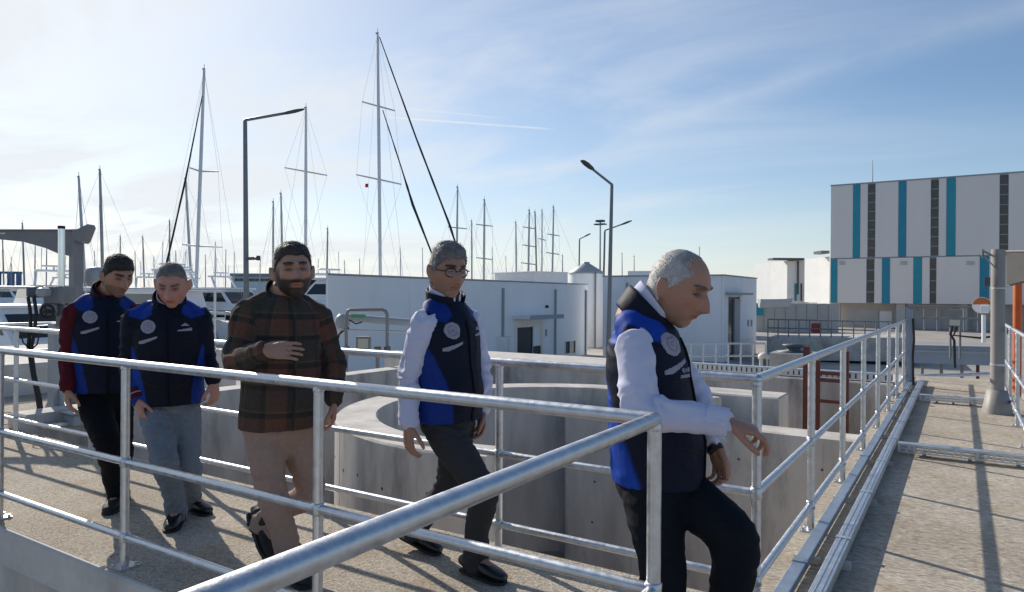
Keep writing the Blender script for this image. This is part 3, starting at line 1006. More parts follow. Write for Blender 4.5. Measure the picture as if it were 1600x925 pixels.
# long low building of pale panels (face on X = -20)
X0 = -20.0
RZ = 2.24
t = thing('panel_building', 'long low pale building with dark doorway and narrow downpipes', 'building', (X0 - 4, 29, LAND_Z))
yl, yr = Px(512, X0).y, Px(918, X0).y
ye = Px(513, X0 - 9).y
MB().prism([(X0 - 9, ye), (X0 - .1, yl), (X0 - .1, yr), (X0 - 9, yr)], LAND_Z, RZ - .02).build('core', 'panel_white', t)
MB().prism([(X0 - 9.05, ye - .05), (X0 + .03, yl - .05), (X0 + .03, yr + .05), (X0 - 9.05, yr + .05)], RZ - .019, RZ + .05).build('roof_edge', 'grey_trim', t)
dl, dr = Px(806, X0).y, Px(847, X0).y
cuts = [yl] + [Px(p, X0).y for p in (640, 785, 867)] + [yr]
dz0, dz1 = LAND_Z, P(825, 508, (Px(825, X0) - CAM).dot(FW)).z
wl, wr_ = Px(883, X0).y, Px(900, X0).y
wz0 = P(890, 554, (Px(891, X0) - CAM).dot(FW)).z; wz1 = P(890, 531, (Px(891, X0) - CAM).dot(FW)).z
for i in range(4):
    y0, y1 = cuts[i] + .006, cuts[i + 1] - .006
    b = MB()
    def panel(a, c, z0, z1):
        if c - a > .02 and z1 - z0 > .02: b.box(X0 - .098, X0, a, c, z0, z1)
    if y0 < dl < y1:
        panel(y0, dl, LAND_Z, RZ - .03); panel(dr, y1, LAND_Z, RZ - .03); panel(dl, dr, dz1, RZ - .03)
    elif y0 < wl < y1:
        panel(y0, wl, LAND_Z, RZ - .03); panel(wr_, y1, LAND_Z, RZ - .03); panel(wl, wr_, LAND_Z, wz0); panel(wl, wr_, wz1, RZ - .03)
    else:
        panel(y0, y1, LAND_Z, RZ - .03)
    b.build('wall_panel', 'panel_white', t)
for p in (785, 867, 915):
    y = Px(p, X0).y
    MB().box(X0 + .003, X0 + .1, y - .06, y + .06, LAND_Z, RZ - .35).build('downpipe', 'grey_trim', t)
dr_o = MB().box(X0 - .097, X0 - .05, dl, dr, dz0, dz1 - .1).build('door', 'dark_glass', t)
b = MB()
b.box(X0 - .04, X0 + .05, dl - .12, dl + .1, dz0, dz1 + .1); b.box(X0 - .04, X0 + .05, dr - .1, dr + .12, dz0, dz1 + .1)
b.box(X0 - .04, X0 + .05, dl + .1, dr - .1, dz1 - .1, dz1 + .1)
b.build('frame', 'panel_cream', dr_o)
MB().box(X0 - .03, X0 + .0, (dl * .35 + dr * .65) - .05, (dl * .35 + dr * .65) + .05, dz0, dz1 - .1).build('mullion', 'grey_trim', dr_o)
MB().box(X0 - .049, X0 - .02, dl * .35 + dr * .65, dr - .1, dz0 + .9, dz1 - .1).build('side_light', 'panel_white', dr_o)
cz = P(825, 497, (Px(825, X0) - CAM).dot(FW)).z
MB().box(X0 + .002, X0 + 1.1, dl - .3, dr + .5, cz, cz + .12).build('canopy', 'panel_cream', t)
MB().box(X0 + 1.101, X0 + 1.13, dl - .32, dr + .52, cz - .03, cz + .2).build('canopy_edge', 'grey_trim', t)
wf = MB().box(X0 - .08, X0 - .04, wl, wr_, wz0, wz1).build('window', 'dark_glass', t)
b = MB()
for a, c, e, f in ((wl - .06, wl + .05, wz0, wz1), (wr_ - .05, wr_ + .06, wz0, wz1), (wl + .05, wr_ - .05, wz1 - .08, wz1), (wl + .05, wr_ - .05, wz0, wz0 + .08), ((wl + wr_) / 2 - .04, (wl + wr_) / 2 + .04, wz0 + .08, wz1 - .08)):
    b.box(X0 - .035, X0 + .03, a, c, e, f)
b.build('frame', 'white_paint', wf)
lq = P(853, 479, (Px(853, X0) - CAM).dot(FW))
MB().box(X0 + .003, X0 + .15, lq.y - .08, lq.y + .08, lq.z - .08, lq.z + .08, .03).build('wall_lamp', 'black_rubber', t)
lq = P(853, 520, (Px(853, X0) - CAM).dot(FW))
MB().box(X0 + .003, X0 + .06, lq.y - .05, lq.y + .05, lq.z - .2, lq.z + .2).build('switch_box', 'grey_trim', t)

# second pale building, seen on its corner
cx_, cy_ = -11.4, 40.2
rz2 = 2.75
t = thing('corner_building', 'pale panel building with open dark doorway right of the front man', 'building', (cx_ - 3, cy_ + 3, LAND_Z))
xr = Px(1182, cx_).y
MB().box(-18.9, cx_ - .1, cy_ + .1, xr, LAND_Z, rz2 - .02).build('core', 'panel_white', t)
MB().box(-18.95, cx_ + .05, cy_ - .05, xr + .05, rz2 - .019, rz2 + .05).build('roof_edge', 'grey_trim', t)
xs = [-18.9, Py(978, cy_).x, Py(1060, cy_).x, cx_ - .1]
for i in range(3):
    MB().box(xs[i] + .01, xs[i + 1] - .01, cy_, cy_ + .098, LAND_Z, rz2 - .03).build('wall_panel', 'panel_white', t)
MB().box(Py(980, cy_).x - .05, Py(980, cy_).x + .05, cy_ - .1, cy_ - .003, LAND_Z, rz2 - .4).build('downpipe', 'grey_trim', t)
y0, y1 = Px(1136, cx_).y, Px(1156, cx_).y
zt = P(1146, 464, (Px(1146, cx_) - CAM).dot(FW)).z
for a, c, e, f in ((cy_, y0, LAND_Z, rz2 - .03), (y1, xr, LAND_Z, rz2 - .03), (y0, y1, zt, rz2 - .03)):
    MB().box(cx_ - .098, cx_, a + .004, c - .004, e, f).build('wall_panel', 'panel_white', t)
do = MB().box(cx_ - .098, cx_ - .06, y0, y1, LAND_Z, zt).build('door', 'dark_glass', t)
MB().box(cx_ - .05, cx_ + .04, y0 + (y1 - y0) * .55, y0 + (y1 - y0) * .95, LAND_Z, zt - .1).build('leaf', 'grey_trim', do)
MB().box(cx_ - .02, cx_ + .06, y0 - .15, y0 + .08, LAND_Z, zt + .12).build('jamb', 'panel_white', do)
MB().box(cx_ - .02, cx_ + .06, y1 - .08, y1 + .15, LAND_Z, zt + .12).build('jamb', 'panel_white', do)
MB().box(cx_ + .062, cx_ + .7, y0 - .4, y1 + .4, zt + .13, zt + .25).build('canopy', 'grey_trim', t)
for p in (1169, 1174):
    q = Px(p, cx_)
    d_ = (q - CAM).dot(FW)
    MB().box(cx_ + .003, cx_ + .06, q.y - .1, q.y + .1, P(p, 510, d_).z, P(p, 500, d_).z).build('vent', 'grey_trim', t)

# far white building with a stepped roof to the left of the striped hall, turned to the sun
# (each box front spans the given pixels)
def facade_box(par, name, px0, px1, py0, py1, d0_, d1_, depth, mt):
    a, c = P(px0, 0, d0_), P(px1, 0, d1_)
    z1 = P(px0, py0, d0_).z; z0 = P(px0, py1, d0_).z
    a.z = c.z = 0
    dv = (c - a); nv = Vector((-dv.y, dv.x, 0)).normalized()
    vs = [a, c, c + nv * depth, a + nv * depth]
    return MB().prism([(v.x, v.y) for v in vs], z0, z1).build(name, mt, par)


q = P(1220, 470, 135); q.z = LAND_Z
t = thing('far_hall', 'white sunlit hall with a teal striped grey section and flat dark roof, far off', 'building', q)
facade_box(t, 'white_wing', 1182, 1206.5, 412, 476, 150, 144.2, 2, 'wall_white')
facade_box(t, 'white_wing', 1206.7, 1233, 410, 476, 144.1, 138, 2, 'wall_white')
facade_box(t, 'grey_section', 1233.2, 1259.5, 406, 478, 139, 137.5, 8, 'panel_grey')
facade_box(t, 'roof_slab', 1211, 1259.8, 402.8, 405.8, 136.5, 136.5, 3, 'dark_trim')
facade_box(t, 'teal_stripe', 1239, 1242.5, 407.5, 442, 138.45, 138.25, .6, 'teal')
facade_box(t, 'dark_stripe', 1248.5, 1251, 407.5, 460, 137.9, 137.75, .6, 'dark_trim')
facade_box(t, 'teal_stripe', 1244.8, 1248, 443, 470, 138.1, 137.9, .6, 'teal_blue')
facade_box(t, 'dark_stripe', 1254, 1256.4, 443, 470, 137.6, 137.45, .6, 'dark_trim')
q = P(1280, 470, 118); q.z = LAND_Z
t = thing('far_hall', 'white sunlit hall standing between the grey striped section and the big hall', 'building', q)
facade_box(t, 'white_wing', 1260.2, 1281, 405, 472, 125, 121.2, 2, 'wall_white')
facade_box(t, 'white_wing', 1281.1, 1299, 402.5, 476, 121.1, 118, 2, 'wall_white')
facade_box(t, 'roof_slab', 1286, 1299, 391.5, 396, 117, 117, 3, 'dark_trim')

# big striped hall (face on Y = 97.7)
YF = 97.7
def zat(px, py): return P(px, py, (Py(px, YF) - CAM).dot(FW)).z
ztop, zmid, zbot = zat(1297, 291), zat(1297, 404.5), zat(1297, 473)
xl, xR = Py(1297, YF).x, 34.0
t = thing('striped_hall', 'big grey hall with tall teal stripes and dark window strips', 'building', (xl + 20, YF + 15, LAND_Z))
MB().box(xl - .05, xR, YF - .07, YF + .31, ztop + .003, ztop + .16).build('coping', 'grey_trim', t)
MB().box(xl + .3, xR, YF + .4, YF + 34, zbot + .05, ztop - .25).build('core', 'panel_grey', t)
MB().box(xl + .25, xR, YF + .32, YF + 34, ztop - .249, ztop - .1).build('roof_edge', 'grey_trim', t)
up_t = [(1332, 1343), (1403, 1415), (1478, 1492)]
up_w = [(1355, 1366.7), (1453.5, 1465.6), (1561, 1574.6)]
lo_t = [(1297.4, 1308), (1378, 1390), (1427, 1440), (1530.7, 1545)]
lo_w = [(1353.7, 1365.8), (1452.6, 1462.6)]
def band(ts, ws, z0, z1, mtp, first_blue):
    it = sorted([(a, c, 't') for a, c in ts] + [(a, c, 'w') for a, c in ws])
    cur = xl
    k = first_blue
    for a, c, ty in it:
        xa, xc = Py(a, YF).x, Py(c, YF).x
        if xa - cur > .1: MB().box(cur + .02, xa - .02, YF, YF + .399, z0, z1).build('facade_panel', mtp, t)
        if ty == 't':
            MB().box(xa, xc, YF - .04, YF + .399, z0 + .03, z1 - .02).build('teal_stripe', 'teal_blue' if k % 2 else 'teal', t); k += 1
        else:
            s_ = MB().box(xa, xc, YF + .2, YF + .398, z0 + .02, z1 - .02).build('window_strip', 'grey_trim', t)
            n = 8 if z1 > 8 else 4
            hh = (z1 - z0 - .1) / n
            me = MB().box(0, xc - xa - .1, 0, .06, 0, hh - .14).mesh('pane', 'strip_glass')
            for i in range(n):
                l = world_loc(s_)
                share('pane', me, s_, (xa + .05 - l.x, YF + .13 - l.y, z0 + .1 + i * hh - l.z))
        cur = xc
    while xR - cur > .5:
        nx = min(cur + 9, xR)
        MB().box(cur + .02, nx - .02, YF, YF + .399, z0, z1).build('facade_panel', mtp, t); cur = nx
band(up_t, up_w, zmid + .1, ztop, 'panel_grey', 0)
band(lo_t, lo_w, zbot, zmid - .06, 'panel_cream', 0)
MB().box(xl, xR, YF + .1, YF + .398, zmid - .055, zmid + .095).build('storey_joint', 'grey_trim', t)
for a, c in ((1311, 1320.5), (1406.6, 1417), (1509.5, 1521.6)):
    MB().box(Py(a, YF).x, Py(c, YF).x, YF - .06, YF - .003, zat(a, 414), zat(a, 408)).build('vent', 'box_beige', t)
MB().box(xl + .5, xR, YF + 2.2, YF + 30, LAND_Z, zbot + .04).build('ground_floor', 'beige_wall', t)
for a, c in ((1297, 1312), (1400, 1414), (1500, 1512)):
    MB().box(Py(a, YF).x, Py(c, YF).x, YF + .5, YF + 1.3, LAND_Z, zbot + .03).build('column', 'sheet_beige', t)
for a, c in ((1321, 1370), (1415, 1470), (1520, 1570)):
    MB().box(Py(a, YF).x, Py(c, YF).x, YF + 2.1, YF + 2.19, LAND_Z, zbot - .7).build('shutter', 'shutter', t)
MB().box(Py(1372, YF).x, Py(1392, YF).x, YF + 2.1, YF + 2.19, LAND_Z, zbot - 1.0).build('door', 'wall_white', t)
b = MB(); q = Py(1362, YF + 8); d_ = (q - CAM).dot(FW)
b.tube([(q.x, q.y, ztop - .3), (q.x, q.y, P(1362, 250, d_).z)], [.09, .04], 6); b.build('lightning_rod', 'mast_alu', t)

# boundary wall
a_, c_ = P(1176, 473, 76), P(1310, 473, 76)
dv = c_ - a_; nv = Vector((-dv.y, dv.x, 0)).normalized()
t = thing('boundary_wall', 'long pale concrete boundary wall in front of the far halls', 'wall', (a_.x, a_.y, LAND_Z))
zt = P(1240, 474, 76).z
for k in range(8):
    p0, p1 = a_.lerp(c_, k / 8 + .004), a_.lerp(c_, (k + 1) / 8 - .004)
    MB().obox(((p0.x + p1.x) / 2, (p0.y + p1.y) / 2, (LAND_Z + zt) / 2), (p1 - p0) / 2, nv * .15, (0, 0, (zt - LAND_Z) / 2)).build('wall_panel', 'beige_wall', t)
q = P(1185, 482, 74)
b = MB(); b.box(q.x - .5, q.x + .55, q.y - .1, q.y + .1, q.z - .75, q.z + .55)
tag(b.build('teal_board', 'teal'), 'small teal board on the end of the boundary wall', 'board')

# silo
q = P(916, 430, 52); q.z = LAND_Z
d_ = 52
t = thing('silo', 'pale round silo with a conical cap behind the long building', 'silo', q)
ze = P(916, 426, d_).z; za = P(916, 412, d_).z
rs = 26.5 / FPX * d_
b = MB(); b.lathe(q, [(rs, 0), (rs, ze - q.z)], 32); b.build('shell', 'panel_white', t)
b = MB(); b.lathe(q, [(rs * 1.04, ze - q.z - .1), (rs * 1.04, ze - q.z + .03), (rs * .22, za - q.z)], 32); b.build('cone_cap', 'light_grey_paint', t)
b = MB(); b.lathe(q, [(rs * .2, za - q.z - .04), (rs * .2, za - q.z + .12), (0, za - q.z + .14)], 16); b.build('hatch', 'light_grey_paint', t)
b = MB(); b.tube([(q.x + rs * .9, q.y - rs * .6, LAND_Z), (q.x + rs * .9, q.y - rs * .6, ze)], .06, 6)
b.build('ladder_rail', 'grey_steel', t)
# flat roofs behind the long building
q = P(866, 432, 58)
t = thing('service_block', 'flat pale roof block with dark cowl left of the silo', 'building', (q.x, q.y, LAND_Z))
facade_box(t, 'wall', 839, 890, 425, 500, 58, 60, 6, 'panel_white')
facade_box(t, 'roof_edge', 837, 891, 423.5, 424.9, 57.8, 59.9, 6.4, 'wall_white')
q = P(1000, 426, 70)
t = thing('service_block', 'flat white roof block just left of the front man', 'building', (q.x, q.y, LAND_Z))
facade_box(t, 'wall', 984, 1080, 423.5, 500, 70, 68, 6, 'panel_white')
q = P(400, 430, 190)
t = thing('harbour_office', 'distant pale flat roofed harbour building right of the tall street lamp', 'building', (q.x, q.y, SEA_Z))
facade_box(t, 'wall', 364, 432, 431, 470, 190, 190, 14, 'panel_white')
facade_box(t, 'window_band', 368, 428, 435, 439, 189.7, 189.7, .4, 'dark_glass')
facade_box(t, 'roof_edge', 362, 434, 427, 431, 189, 189, 16, 'blue_grey_steel')

# travel lift in the harbour, far left
q = P(20, 440, 150); q.z = SEA_Z
t = thing('travel_lift', 'far blue boat lift gantry at the left border', 'gantry', q)
facade_box(t, 'top_beam', -8, 32, 424, 427.5, 150, 150, 1.2, 'lift_blue')
for a, c in ((-5, -1), (14, 20), (28, 31)):
    facade_box(t, 'leg', a, c, 427.6, 480, 150, 150, 1.2, 'lift_blue')

# ------------------------------------------------------------------ street lamps
def street_lamp(label, base, knee, head, d_knee, d_head, r0, r1, headlen):
    t = thing('street_lamp', label, 'street lamp', (0, 0, 0), 'street lamps on the quay')
    k, h = P(*knee, d_knee), P(*head, d_head)
    bs = Vector((k.x, k.y, LAND_Z)); bs += RT0 * ((base - knee[0]) / FPX * d_knee)
    t.location = bs
    b = MB(); b.tube([bs, k], [r0, r1], 12); b.build('pole', 'lamp_pole', t)
    b = MB(); e = h - (h - k).normalized() * headlen * .95; b.tube([k - Vector((0, 0, .03)), k + Vector((0, 0, .04)), e], [r1, r1 * .9, r1 * .7], 10); b.build('arm', 'lamp_pole', t)
    dirv = (h - k).normalized()
    flat = dirv.cross(Vector((0, 0, 1))).normalized()
    upn = flat.cross(dirv).normalized()
    b = MB()
    vs = []
    secs = [(-.2, .5, .45), (.1, .9, .8), (.55, 1.0, .9), (.9, .8, .55), (1.0, .45, .3)]
    for f, wd, hh in secs:
        c = e + dirv * (headlen * f)
        for j in range(8):
            a = 2 * math.pi * j / 8
            vs.append(c + flat * (math.cos(a) * wd * headlen * .24) + upn * (math.sin(a) * hh * headlen * .1))
    fs = [(i * 8 + j, i * 8 + (j + 1) % 8, (i + 1) * 8 + (j + 1) % 8, (i + 1) * 8 + j) for i in range(4) for j in range(8)]
    b.add(vs, fs, True); b.add(vs[:8], [tuple(range(7, -1, -1))]); b.add(vs[-8:], [tuple(range(8))])
    b.build('lamp_head', 'lamp_head', t)
    b = MB(); b.box(bs.x - .2, bs.x + .2, bs.y - .2, bs.y + .2, LAND_Z, LAND_Z + .03); b.build('base_plate', 'grey_steel', t)
    return t


l1 = street_lamp('tallest street lamp, long straight arm, rising behind the plaid shirt man', 389.5, (383, 190), (474, 171), 19.5, 20.2, .09, .055, .55)
q = P(391, 404, 19.3)
b = MB(); b.box(q.x - .09, q.x + .3, q.y - .05, q.y + .05, q.z - .04, q.z + .04, .02); b.tube([q + RT0 * .22 - Vector((0, 0, .05)), q + RT0 * .22 + Vector((0, 0, .08))], .05, 8); b.build('camera_bracket', 'lamp_head', l1)
street_lamp('street lamp with dark head leaning left, between glasses man and front man', 951, (956, 290), (910, 251), 26, 24.6, .1, .06, .6)
street_lamp('small street lamp with arm pointing right, just behind the taller lamp', 942, (945, 361), (986, 345), 52, 53, .09, .07, .9)
street_lamp('smallest street lamp above the silo', 904.5, (905.5, 374), (922, 365), 80, 81, .1, .08, .9)
q = P(938, 400, 62)
t = thing('camera_mast', 'thin mast with a flat crown of floodlights beside the silo', 'mast', (q.x, q.y, LAND_Z))
b = MB(); b.tube([(q.x, q.y, LAND_Z), P(938, 347, 62)], [.12, .07], 8); b.build('pole', 'mast_alu', t)
b = MB(); c = P(938, 346, 62); b.box(c.x - .35, c.x + .35, c.y - .25, c.y + .25, c.z - .05, c.z + .12); b.box(c.x - .5, c.x + .5, c.y - .3, c.y + .3, c.z - .3, c.z - .2); b.build('floodlights', 'lamp_head', t)

# ------------------------------------------------------------------ boats
def hull_mesh(b, L, W, H, rake=.35, trans=.8, sheer=.25):
    st = [(-.5, trans * .95, 1.0), (-.3, 1.0, 1.0), (0, 1.0, 1.02), (.2, .86, 1.07), (.35, .58, 1.14), (.45, .26, 1.2), (.5, .03, 1.0 + sheer)]
    vs, fs = [], []
    for x, w_, h_ in st:
        px = x * L
        hb = W / 2 * w_
        zt = H * h_
        lean = max(0, x - .2) * rake * 2
        vs += [(px + lean * L * .15, -hb, zt), (px - lean * L * .1, -hb * .86, H * .35), (px - lean * L * .35, -hb * .55, -.3), (px - lean * L * .35, 0, -.5), (px - lean * L * .35, hb * .55, -.3), (px - lean * L * .1, hb * .86, H * .35), (px + lean * L * .15, hb, zt)]
    k = 7
    for i in range(len(st) - 1):
        for j in range(k - 1):
            fs.append((i * k + j, (i + 1) * k + j, (i + 1) * k + j + 1, i * k + j + 1))
    b.add(vs, fs, True)
    b.add(vs[:k], [tuple(range(k))], False)
    deck = [(vs[i * k][0], vs[i * k][1], vs[i * k][2] - .03) for i in range(len(st))] + [(vs[i * k + 6][0], vs[i * k + 6][1], vs[i * k + 6][2] - .03) for i in range(len(st))]
    n = len(st)
    return deck, [(i, i + 1, n + i + 1, n + i) for i in range(n - 1)]


def motor_yacht(label, px, d, yaw, L, W, H, tiers=2, hull='hull_white', arch=True, domes=False):
    q = P(px, 470, d); q.z = SEA_Z
    t = thing('motor_yacht', label, 'motor yacht', q, 'motor yachts in the marina')
    def T(): return TB(q, yaw)
    b = T(); dk, df = hull_mesh(b, L, W, H); b.build('hull', hull, t)
    b = T(); b.add(dk, df); b.build('deck', 'deck_cream', t)
    b = T()
    for s_ in (-1, 1): b.obox((.08 * L, s_ * W * .49, H * .62), (.16 * L, 0, 0), (0, .03, 0), (0, 0, .13 * H))
    b.build('hull_window', 'boat_window', t)
    z, x0, x1, wd = H, -.36 * L, .22 * L, W * .40
    for k in range(tiers):
        hh = 1.55 if k == 0 else 1.2
        b = T()
        sl = hh * 1.1
        prof = [(x0 - .1, z), (x1 + sl * .9, z), (x1, z + hh), (x0 + .25, z + hh)]
        vs = [(x, y, zz) for y in (-wd, wd) for x, zz in prof]
        vs = [(x, y * (.9 if zz > z + .1 else 1), zz) for x, y, zz in vs]
        b.add(vs, [(0, 1, 2, 3), (7, 6, 5, 4), (0, 4, 5, 1), (1, 5, 6, 2), (2, 6, 7, 3), (3, 7, 4, 0)])
        b.build('cabin', 'hull_white', t)
        b = T()
        for s_ in (-1, 1):
            pr = [(x0 + .6, z + hh * .35), (x1 + sl * .42, z + hh * .35), (x1 + .08, z + hh * .82), (x0 + .8, z + hh * .82)]
            vs = [(x, s_ * (wd * (1 - .1 * (zz - z) / hh) + .012), zz) for x, zz in pr] + [(x, s_ * (wd * (1 - .1 * (zz - z) / hh) - .04), zz) for x, zz in pr]
            b.add(vs, [(0, 1, 2, 3), (7, 6, 5, 4), (0, 4, 5, 1), (1, 5, 6, 2), (2, 6, 7, 3), (3, 7, 4, 0)])
        ws = [(x1 + sl * .9 - .25 * sl + .03, -wd * .85, z + hh * .28), (x1 + sl * .9 - .25 * sl + .03, wd * .85, z + hh * .28), (x1 + .14 * sl + .03, wd * .8, z + hh * .86), (x1 + .14 * sl + .03, -wd * .8, z + hh * .86)]
        ws += [(x - .08, y, zz - .08) for x, y, zz in ws]
        b.add(ws, [(0, 1, 2, 3), (7, 6, 5, 4), (0, 4, 5, 1), (1, 5, 6, 2), (2, 6, 7, 3), (3, 7, 4, 0)])
        b.build('cabin_window', 'boat_window', t)
        b = T(); b.box(x0 - .6, x1 + .2, -wd * 1.05, wd * 1.05, z + hh + .003, z + hh + .12, .03); b.build('roof', 'hull_white', t)
        z += hh + .12; x0 += .05 * L; x1 -= .1 * L; wd *= .84
    if arch:
        b = T()
        for s_ in (-1, 1): b.tube([(x0 - .2, s_ * wd * .95, z - .1), (x0 + .5, s_ * wd * .8, z + 1.0)], .09, 6)
        b.box(x0 + .2, x0 + .9, -wd * .85, wd * .85, z + .95, z + 1.1, .03)
        b.build('radar_arch', 'hull_white', t)
        b = T(); b.box(x0 + .45, x0 + .62, -.75, .75, z + 1.3, z + 1.42, .03); b.tube([(x0 + .53, 0, z + 1.05), (x0 + .53, 0, z + 1.3)], .07, 8); b.build('radar_bar', 'white_paint', t)
        b = T(); b.tube([(x0 + .3, wd * .6, z + 1.05), (x0 + .2, wd * .6, z + 2.6)], .025, 5); b.tube([(x0 + .3, -wd * .5, z + 1.05), (x0 + .2, -wd * .5, z + 2.1)], .025, 5); b.build('antenna', 'white_paint', t)
    if domes:
        for s_, ex in ((-1, .5), (1, .5)):
            b = T(); c = (x0 + 1.2, s_ * wd * 1.15, z)
            b.lathe(c, [(.30, -.1), (.42, .05), (.44, .35), (.36, .62), (.2, .76), (0, .8)], 16)
            b.build('satellite_dome', 'black_rubber', t)
    b = T()
    for s_ in (-1, 1):
        pts = [(.18 * L, s_ * W * .43, H * 1.06 + .55), (.34 * L, s_ * W * .31, H * 1.14 + .55), (.47 * L, s_ * W * .1, H * 1.2 + .55)]
        b.tube(pts, .025, 5)
        for p in pts: b.tube([p, (p[0], p[1], p[2] - .6)], .02, 5)
    b.build('bow_rail', 'chrome', t)
    return t


def sail_yacht(label, bx, tx, ty, d, yaw, r_=.1, spreaders=(), mt='mast_alu', L=11, W=3.5, H=1.15, furled=False, stays=True, sails=(), lean_d=0.0, flag=None, boom=True, hull='hull_white', extra=None):
    base = P(bx, 430, d); base.z = SEA_Z
    t = thing('sail_yacht', label, 'sailing yacht', base, 'sailing yachts in the marina')
    top = P(tx, ty, d + lean_d)
    def T(): return TB(base, yaw)
    b = T(); dk, df = hull_mesh(b, L, W, H, .5, .7); b.build('hull', hull, t)
    b = T(); b.add(dk, df); b.build('deck', 'deck_cream', t)
    b = T(); b.box(-.12 * L, .2 * L, -W * .27, W * .27, H * .98, H + .5, .12); b.build('coachroof', 'hull_white', t)
    b = T()
    for s_ in (-1, 1): b.box(-.05 * L, .14 * L, s_ * W * .272 - .01, s_ * W * .272 + .01, H + .15, H + .36)
    b.build('cabin_window', 'boat_window', t)
    ft = base + Vector((0, 0, H + .3))
    r_ = r_ * .85
    m_ = MB(); m_.tube([ft, ft.lerp(top, .7), top], [r_, r_, r_ * .7], 8)
    mast = m_.build('mast', mt, t)
    b = MB(); b.tube([top, top + Vector((0, 0, .35))], .02, 5); b.box(top.x - .15, top.x + .05, top.y - .04, top.y + .04, top.z + .02, top.z + .1)
    b.build('masthead', 'mast_dark', mast)
    ups = []
    for fr_, px0, py0, px1, py1 in spreaders:
        zc = P((px0 + px1) / 2, (py0 + py1) / 2, d).z
        fr_ = (zc - ft.z) / (top.z - ft.z)
        c = ft.lerp(top, fr_)
        e0, e1 = P(px0, py0, d + .4), P(px1, py1, d - .4)
        b = MB(); b.tube([e0, c, e1], [.045, .06, .045], 6); b.build('spreader', mt, mast)
        ups.append((e0, e1))
    if stays:
        b = MB()
        Mx = Matrix.Translation(base) @ Matrix.Rotation(yaw, 4, 'Z')
        bow, stern = Mx @ Vector((L * .49, 0, H * 1.2)), Mx @ Vector((-L * .49, 0, H))
        rr_ = .004 + .0009 * d / 10
        b.tube([top, bow], rr_, 4); b.tube([top, stern], rr_, 4)
        cp = [Mx @ Vector((-.2, s_ * W * .45, H)) for s_ in (-1, 1)]
        if ups:
            seq0, seq1 = [top], [top]
            for e0, e1 in ups: seq0.append(e0); seq1.append(e1)
            seq0.append(cp[0] if (cp[0] - ups[-1][0]).length < (cp[0] - ups[-1][1]).length else cp[1])
            seq1.append(cp[1] if seq0[-1] is cp[0] else cp[0])
            b.tube(seq0, rr_, 4); b.tube(seq1, rr_, 4)
            b.tube([ft.lerp(top, .55), seq0[-1]], rr_, 4); b.tube([ft.lerp(top, .55), seq1[-1]], rr_, 4)
        else:
            for c in cp: b.tube([ft.lerp(top, .93), c], rr_, 4)
        b.build('rigging', 'rigging', t)['kind'] = 'stuff'
    if boom:
        b = T(); b.tube([(-.1, 0, H + 1.5), (-.4 * L, 0, H + 1.45)], .13, 8); b.build('boom', 'canvas_blue', t)
    for pts, rads in sails:
        b = MB()
        pp = [P(x, y, dd_) for x, y, dd_ in pts]
        n = len(pp); fine, fr2 = [], []
        for i in range(n - 1):
            for k in range(6):
                u = k / 6
                p_ = pp[i].lerp(pp[i + 1], u); rr2 = rads[i] * (1 - u) + rads[i + 1] * u
                fine.append(p_); fr2.append(rr2 * (.8 + .4 * random.random()))
        fine.append(pp[-1]); fr2.append(rads[-1])
        b.tube(fine, fr2, 8); b.build('furled_sail', 'sail_cover', t)
    if flag:
        c = P(flag[0], flag[1], d - .5)
        b = MB(); u, v = RT0 * .10, Vector((0, 0, -.14))
        n = 4
        vs = [c + u * (i - 2) * .7 + v * j + FW * (.04 * math.sin(i * 1.7)) for j in (0, 1, 1.7) for i in range(n)]
        b.add(vs, [(j * n + i, j * n + i + 1, (j + 1) * n + i + 1, (j + 1) * n + i) for j in range(2) for i in range(n - 1)])
        o = b.build('flag', 'flag_red', t); sd = o.modifiers.new('solid', 'SOLIDIFY'); sd.thickness = .01
    return t


sail_yacht('big sailing yacht with the tallest mast and two dark furled sails', 596, 590, 53, 46, R(-35), .13,
           ((.70, 566, 159, 617, 173), (.46, 557, 273, 627, 288)), 'mast_white', 16, 4.6, 1.4,
           sails=([((593, 58, 46), (650, 215, 45), (702, 350, 44), (722, 412, 44)), (.035, .065, .075, .06)], [((598, 172, 46), (628, 265, 45.3), (645, 320, 45), (684, 420, 44.6)), (.03, .05, .085, .06)]), flag=(574, 287))
sail_yacht('sailing yacht with a tall leaning white mast and dark forestay, behind the grey haired man', 304, 319, 109, 44, R(170), .13,
           ((.62, 296, 262, 341, 268), (.27, 285, 382, 347, 386)), 'mast_white', 15, 4.4, 1.4, lean_d=1.0,
           sails=([((316, 150, 44.5), (290, 280, 43), (254, 440, 42)), (.03, .055, .06)],))
sail_yacht('sailing yacht whose white mast ends at the lamp head of the tallest street lamp', 478, 478, 169, 50, R(-60), .13,
           ((.67, 445, 262, 511, 274),), 'mast_white', 14, 4.2, 1.3)
